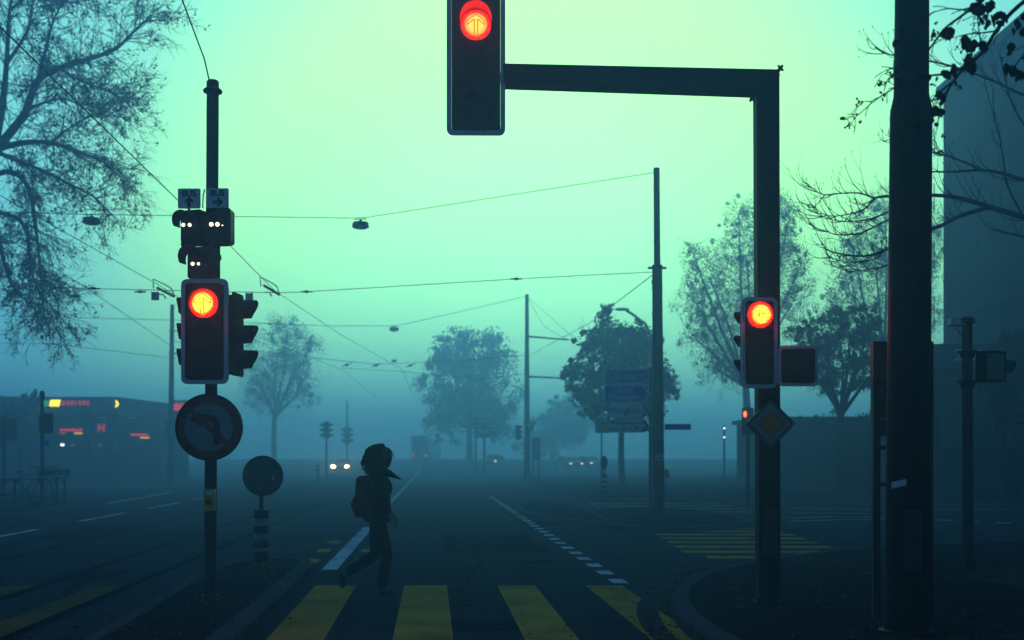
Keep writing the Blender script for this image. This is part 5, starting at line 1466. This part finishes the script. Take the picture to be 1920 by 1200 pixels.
# ------------------------------------------------------------------ vehicles
def car(loc, yaw, label, paint, lamps, group=None):
    """saloon with its nose along -Y when yaw is 0"""
    t = thing('car', (0, 0, 0), label, 'car', group)
    prof = [(-2.1, .32), (-2.12, .55), (-2.0, .74), (-1.1, .92), (-.55, 1.32), (.45, 1.43), (1.15, 1.36), (1.75, .98), (2.08, .92), (2.12, .45), (2.05, .30)]
    b = MB(); W = .86; rows = []
    for s in (-1, -.9, -.6, 0, .6, .9, 1):
        rr = []
        for y, z in prof:
            tw = 1 - .22*max(0, (z-.9)/.55)
            dn = .05*(abs(s) == 1)
            rr.append((s*W*tw, y*(1-.03*abs(s)**2), z-dn*(z > .6)))
        rows.append(rr)
    n = len(prof); vs = [v for r_ in rows for v in r_]; fs = []
    for i in range(len(rows)-1):
        for j in range(n):
            fs.append((i*n+j, (i+1)*n+j, (i+1)*n+(j+1) % n, i*n+(j+1) % n))
    fs += [tuple(range(n)), tuple(reversed(range((len(rows)-1)*n, len(rows)*n)))]
    b.add(vs, fs); b.build('body', paint, t)
    b = MB(); b.add([(-.66, -1.03, .97), (.66, -1.03, .97), (.56, -.60, 1.30), (-.56, -.60, 1.30)], [(0, 1, 2, 3)])
    b.M = Matrix.Translation((0, -.02, .02)); b.v = [v+Vector((0, -.025, .02)) for v in b.v]; b.build('windscreen', M_GLASS, t)
    for sx in (-1, 1):
        b = MB(); b.add([(sx*.845, -.85, .96), (sx*.845, 1.3, .96), (sx*.735, .95, 1.32), (sx*.735, -.42, 1.30)], [(0, 1, 2, 3)]); b.build('side_window', M_GLASS, t)
        for y in (-1.32, 1.32):
            b = MB(); b.lathe([(.30, -.1), (.32, -.07), (.32, .07), (.30, .1)], 20, 'x', (sx*.78, y, .32)); w = b.build('wheel', M_BLACK, t, (sx*.78, y, .32))
        b = MB(); b.ball((sx*.63, -2.06, .66), (.15, .07, .085), 12, 8); b.build('headlight', lamps, t, (sx*.63, -2.06, .66))
    b = MB(); b.box((-.45, -2.13, .42), (.45, -2.09, .58)); b.build('grille', M_BLACK, t)
    t.location = loc; t.rotation_euler = (0, 0, yaw)
    return t
M_PAINT = mat('silver_car_paint', (.32, .34, .36), .35, .4, var=.08)
M_PAINT2 = mat('dark_car_paint', (.05, .055, .06), .35, .3, var=.1)
c = P(640.5, 1, 104); car((c.x, 106, gz(104)), R(-4), 'oncoming car with two bright warm headlamps in the fog', M_PAINT2, M_HEAD)
for px, Y, lab in ((926.5, 128, 'distant car with a pair of dim warm headlamps under the far tree'), (1066, 118, 'distant car with tiny headlamps, left one of two by the round tree'), (1104, 120, 'distant car with one faint headlamp showing, right one of two by the round tree')):
    c = P(px, 1, Y); car((c.x, Y, gz(Y)), R(-12 if px < 1000 else 20), lab, M_PAINT2, M_HEADF, 'distant cars in the fog')
# tram seen from behind
Yv = 138
c = P(787, 866, Yv); zt = H+(HY-868)*Yv/F
tm = thing('tram', (c.x, Yv, gz(Yv)), 'pale tram going away on the hazy road, two weak tail lamps', 'tram')
k = Yv/F; w = 34*k; z0 = gz(Yv)+.25; zh = P(0, 817, Yv).z
b = MB(TR(Vector((c.x, Yv, (z0+zh)/2)))); hh = zh-z0
b.prism(rrect(w, hh, .3, 6), 0, 24); b.build('body', mat('pale_tram_paint', (.8, .82, .82), .4, var=.1), tm)
b = MB(TR(Vector((c.x, Yv, (z0+zh)/2)))); b.prism(rrect(w*.74, hh*.46, .2, 5, 0, hh*.14), -.05, -.004); b.build('rear_window', M_GLASS, tm)
for sx in (-1, 1):
    b = MB(); b.ball((c.x+sx*12*k, Yv-.03, P(0, 854, Yv).z), (.13, .05, .13), 10, 6); b.build('tail_lamp', M_TAIL, tm)
b = MB(TR(Vector((c.x, Yv, z0+.25)))); b.prism(rrect(w*.9, .5, .15, 4), -.12, -.004); b.build('bumper', M_DWALL, tm)
b = MB(); b.box((c.x-.7, Yv+6, zh+.002), (c.x+.7, Yv+8, zh+.2)); b.tube([(c.x, Yv+6.5, zh+.2), (c.x, Yv+8, zh+.9), (c.x, Yv+7, zh+1.5)], .05, 6); b.tube([(c.x-.7, Yv+7, zh+1.5), (c.x+.7, Yv+7, zh+1.5)], .05, 6); b.build('pantograph', M_DPOLE, tm)

# ------------------------------------------------------------------ the pedestrian
Yf = 11.8
def skin_mesh(name, chains, m, parent, org, sub=2, root=None):
    """chains: lists of (point, radius); points that coincide are one joint. Returns one continuous skinned surface."""
    verts, radii, edges, idx = [], [], [], {}
    for ch in chains:
        prev = None
        for p, r in ch:
            key = tuple(round(c, 4) for c in p)
            if key not in idx:
                idx[key] = len(verts); verts.append(Vector(p)); radii.append(r if hasattr(r, '__len__') else (r, r))
            i = idx[key]
            if prev is not None and prev != i: edges.append((prev, i))
            prev = i
    me = bpy.data.meshes.new(name); me.from_pydata([tuple(v) for v in verts], edges, [])
    o = bpy.data.objects.new('tmp_skin', me); COL.objects.link(o)
    sk = o.modifiers.new('skin', 'SKIN'); sk.use_smooth_shade = True; sk.branch_smoothing = .6
    for i, v in enumerate(me.skin_vertices[0].data):
        v.radius = radii[i]; v.use_root = (i == 0)
    s = o.modifiers.new('sub', 'SUBSURF'); s.levels = sub; s.render_levels = sub
    bpy.context.view_layer.update()
    me2 = bpy.data.meshes.new_from_object(o.evaluated_get(bpy.context.evaluated_depsgraph_get()))
    bpy.data.objects.remove(o)
    me2.name = name; me2.materials.clear(); me2.materials.append(m)
    for v in me2.vertices: v.co = v.co
    ob = bpy.data.objects.new(name, me2); COL.objects.link(ob); ob.parent = parent
    WP[ob.name] = WP[parent.name]
    return ob
fp0 = P(722, 1117, Yf); fp0.z = 0
person = thing('person', fp0, 'pedestrian in dark clothes striding right over the crosswalk, with a big mop of curly hair', 'person')
M_SKIN = mat('skin', (.30, .17, .11), .6, var=.15)
M_HAIR = mat('dark_curly_hair', (.012, .009, .007), .85, var=.4, scale=30)
M_COAT = mat('dark_jacket_cloth', (.007, .008, .013), .9, var=.4, scale=9, bump=.3)
M_TROU = mat('black_trouser_cloth', (.006, .006, .007), .9, var=.4, scale=9, bump=.3)
M_SHOE = mat('brown_shoe', (.03, .014, .010), .7, var=.4, scale=12)
M_PACK = mat('red_backpack_cloth', (.17, .007, .012), .85, var=.45, scale=8, bump=.3)
# joints, x = walking direction, y = away from the viewer, z = up
V3 = lambda x, y, z: (x, y, z)
pel, wst, chs, nkb, nkt = V3(-.085, 0, .80), V3(-.075, 0, .95), V3(-.075, 0, 1.10), V3(-.07, 0, 1.225), V3(-.045, 0, 1.30)
hdc = V3(-.03, 0, 1.385); hdt = V3(-.035, 0, 1.47)
shn, shf = V3(-.075, -.15, 1.165), V3(-.075, .15, 1.165)
eln, wrn = V3(-.02, -.215, .955), V3(.085, -.185, .845)
elf, wrf = V3(-.10, .225, .955), V3(.05, .20, .86)
hipn, kn, an, bn = V3(-.075, -.085, .775), V3(.025, -.075, .435), V3(-.03, -.075, .085), V3(.085, -.078, .03)
hipf, kf, af, bf = V3(-.085, .085, .775), V3(-.105, .08, .42), V3(-.425, .085, .225), V3(-.46, .085, .115)
def hand(w, d, up, side):
    """palm and five curled fingers from wrist w; d: direction of the hand, up: back of the hand normal, side: toward the thumb"""
    w, d, up, side = Vector(w), Vector(d).normalized(), Vector(up).normalized(), Vector(side).normalized()
    chs_ = []
    palm = w+d*.045
    chs_.append([(tuple(w), .021), (tuple(palm), (.028, .020))])
    for i, (off, L) in enumerate(((.026, .066), (.009, .074), (-.009, .069), (-.026, .054))):
        b0 = palm+d*.028+side*off; m1 = b0+d*L*.45-up*L*.12; m2 = m1+d*L*.25-up*L*.28; e = m2+d*L*.05-up*L*.28
        chs_.append([(tuple(palm), (.028, .020)), (tuple(b0), .0092), (tuple(m1), .0084), (tuple(m2), .0076), (tuple(e), .0062)])
    t0 = w+d*.022+side*.026; t1 = t0+side*.022+d*.022-up*.006; t2 = t1+d*.026-up*.012
    chs_.append([(tuple(palm), (.028, .020)), (tuple(t0), .011), (tuple(t1), .0095), (tuple(t2), .0075)])
    return chs_
mid = lambda a, b, t=.5: tuple(Vector(a).lerp(Vector(b), t))
chains = [[(pel, (.105, .08)), (wst, (.105, .076)), (chs, (.118, .08)), (nkb, (.058, .055)), (nkt, .05), (hdc, (.078, .095)), (hdt, (.075, .085))],
          [(nkb, (.062, .06)), (shn, .032), (mid(shn, eln), .036), (eln, .032), (mid(eln, wrn, .4), .034), (wrn, .022)],
          [(nkb, (.062, .06)), (shf, .032), (mid(shf, elf), .036), (elf, .032), (mid(elf, wrf, .4), .034), (wrf, .022)],
          [(pel, (.105, .08)), (hipn, .070), (mid(hipn, kn), .060), (kn, .046), (mid(kn, an, .35), .044), (an, .032)],
          [(pel, (.105, .08)), (hipf, .070), (mid(hipf, kf), .060), (kf, .046), (mid(kf, af, .35), .044), (af, .032)],
          [(an, .035), (mid(an, bn), .033), (bn, .026)], [(af, .035), (mid(af, bf), .033), (bf, .026)],
          # face: nose, chin and ears grow out of the head
          [(hdc, (.078, .095)), (V3(.045, 0, 1.375), (.022, .02)), (V3(.062, 0, 1.362), .012)],
          [(hdc, (.078, .095)), (V3(.018, 0, 1.315), .034)]]
chains += hand(wrn, (.5, .1, -.75), (.75, -.3, .5), (.3, .9, .2))
chains += hand(wrf, (.5, -.1, -.75), (.75, .3, .5), (.3, -.9, .2))
body = skin_mesh('body', chains, M_SKIN, person, fp0)
def ball_child(name, c, r, m, par, n=10):
    b = MB(TR(fp0)); b.ball(c, r, n, 7); return b.build(name, m, par, fp0)
for sy in (-1, 1):
    ball_child('eye', (.045, sy*.032, 1.392), (.010, .013, .010), M_WHITE, body); ball_child('ear', (-.04, sy*.088, 1.375), (.022, .012, .032), M_SKIN, body)
b = MB(TR(fp0)); b.ball((.046, 0, 1.338), (.010, .024, .007), 10, 6); b.build('mouth', mat('lips', (.22, .07, .06), .5), body, fp0)
# trousers, jacket, shoes
e = .014
skin_mesh('trousers', [[(wst, (.122, .09)), (pel, (.135, .10))], [(pel, (.135, .10)), (hipn, .098), (mid(hipn, kn), .085), (kn, .068), (mid(kn, an, .5), .062), (mid(kn, an, 1.03), .056)],
                       [(pel, (.135, .10)), (hipf, .098), (mid(hipf, kf), .085), (kf, .068), (mid(kf, af, .5), .062), (mid(kf, af, 1.03), .056)]], M_TROU, person, fp0)
skin_mesh('jacket', [[(V3(-.085, 0, .75), (.158, .130)), (pel, (.158, .128)), (wst, (.150, .122)), (chs, (.170, .130)), (V3(-.07, 0, 1.19), (.118, .098)), (V3(-.06, 0, 1.262), (.07, .066))],
                     [(V3(-.07, 0, 1.19), (.118, .098)), (shn, .076), (mid(shn, eln), .063), (eln, .056), (mid(eln, wrn, .5), .050), (mid(eln, wrn, .90), .040)],
                     [(V3(-.07, 0, 1.19), (.118, .098)), (shf, .076), (mid(shf, elf), .063), (elf, .056), (mid(elf, wrf, .5), .050), (mid(elf, wrf, .90), .040)]], M_COAT, person, fp0)
# pale cuff and pointed collar flap blown forward
b = MB(TR(fp0)); w_ = Vector(wrn); d_ = (Vector(wrn)-Vector(eln)).normalized(); b.tube([w_-d_*.02, w_+d_*.01], .034, 14); b.build('cuff', mat('pale_cuff', (.30, .29, .24), .8), person, fp0)
b = MB(TR(fp0)); L = smooth_line([Vector((-.06, -.04, 1.30)), Vector((.0, -.05, 1.285)), Vector((.06, -.05, 1.262)), Vector((.11, -.045, 1.235)), Vector((.172, -.04, 1.205))], 4)
b.tube(L, [.055-.052*(i/(len(L)-1))**1.3 for i in range(len(L))], 10)
b.tube(smooth_line([Vector((.03, -.07, 1.27)), Vector((-.06, -.10, 1.265)), Vector((-.14, -.06, 1.275)), Vector((-.15, .04, 1.275)), Vector((-.07, .1, 1.265)), Vector((.03, .06, 1.265))], 5), .034, 10)
b.build('scarf', M_COAT, person, fp0)
def shoe(ank, toe, nm='shoe'):
    A_, T_ = Vector(ank), Vector(toe); d = (T_-A_); fw = Vector((d.x, 0, d.z)).normalized()
    return A_, T_
skin_mesh('shoe', [[(V3(-.075, -.075, .052), (.040, .048)), (V3(-.02, -.076, .055), (.046, .052)), (V3(.06, -.078, .045), (.045, .040)), (V3(.125, -.08, .034), (.038, .030))], [(V3(-.02, -.076, .055), (.046, .052)), (V3(-.03, -.075, .11), .048)]], M_SHOE, person, fp0)
skin_mesh('shoe', [[(V3(-.475, .085, .245), (.042, .042)), (V3(-.46, .085, .19), (.048, .046)), (V3(-.465, .086, .12), (.042, .043)), (V3(-.45, .086, .06), (.032, .036))], [(V3(-.46, .085, .19), (.048, .046)), (V3(-.42, .085, .228), .047)]], M_SHOE, person, fp0)
# hair: a full mop of curls
b = MB(TR(fp0)); rg = random.Random(9)
hc = Vector((-.075, 0, 1.425))
b.ball(hc, (.145, .125, .145), 20, 14)
for _ in range(620):
    d = rv(rg)
    if d.x > .62 and d.z < .25: continue
    if d.z < -.62 and d.x > -.2: continue
    rad = Vector((.150*d.x, .135*d.y, .152*d.z))*rg.uniform(.86, 1.03)
    c = hc+rad; t1 = d.orthogonal().normalized(); t2 = d.cross(t1); ph = rg.uniform(0, 6.28); cr_ = rg.uniform(.008, .018); L = rg.uniform(.02, .052)
    pts_ = [c + t1*cr_*math.cos(ph+i*.9) + t2*cr_*math.sin(ph+i*.9) + d*(L*i/8-.015) - Vector((0, 0, .0012*i*i*.6)) for i in range(9)]
    b.tube(pts_, [.0075]*6+[.006, .0045, .002], 5, cap=False)
b.build('hair', M_HAIR, person, fp0)
# backpack worn on the back
bp_ = fp0+Vector((-.185, 0, .83))
pk = thing('backpack', bp_, 'dark red backpack on the back of the pedestrian', 'backpack')
b = MB(); bm_ = bmesh.new()
bmesh.ops.create_cube(bm_, size=1.0)
for v in bm_.verts: v.co = Vector((v.co.x*.19*(1.12 if v.co.z < 0 else .82), v.co.y*.29*(1.05 if v.co.z < 0 else .86), v.co.z*.43))
bmesh.ops.bevel(bm_, geom=bm_.edges[:], offset=.055, segments=4, affect='EDGES', profile=.6)
for v in bm_.verts: v.co = v.co + Vector((mnoise.noise(v.co*9)*.012, mnoise.noise(v.co*8+Vector((5, 0, 0)))*.012, 0))
b.add([v.co+bp_+Vector((-.02, 0, .20)) for v in bm_.verts], [tuple(v.index for v in f.verts) for f in bm_.faces]); bm_.free()
b.build('bag', M_PACK, pk)
b = MB(); b.tube(smooth_line([bp_+Vector((-.10, -.10, .06)), bp_+Vector((-.135, -.06, .12)), bp_+Vector((-.14, .06, .12)), bp_+Vector((-.10, .10, .06))], 4), .03, 8); b.ball(bp_+Vector((-.11, 0, .11)), (.05, .11, .10), 12, 8); b.build('front_pocket', M_PACK, pk)
for sy in (-1, 1):
    b = MB(); b.tube(smooth_line([bp_+Vector((.03, sy*.09, .38)), bp_+Vector((.08, sy*.115, .455)), bp_+Vector((.185, sy*.118, .40)), bp_+Vector((.235, sy*.125, .27)), bp_+Vector((.15, sy*.15, .13)), bp_+Vector((.03, sy*.12, .07))], 5), .014, 8); b.build('strap', M_BLACK, pk)

# ------------------------------------------------------------------ fog
hz = MB(); hz.box((-460, -50, -1), (460, 640, FOG_TOP))
mh = bpy.data.materials.new('fog_air'); mh.use_nodes = True
n_, l_ = mh.node_tree.nodes, mh.node_tree.links
n_.clear()
ho = n_.new('ShaderNodeOutputMaterial'); hv = n_.new('ShaderNodeVolumePrincipled')
hv.inputs['Color'].default_value = (*FOG_COLOR, 1); hv.inputs['Density'].default_value = FOG_DENSITY; hv.inputs['Anisotropy'].default_value = FOG_G
l_.new(hv.outputs[0], ho.inputs['Volume'])
mh.cycles.homogeneous_volume = True
hob = tag(hz.build('haze', mh, smooth=False), 'thick dusk fog', kind='stuff')
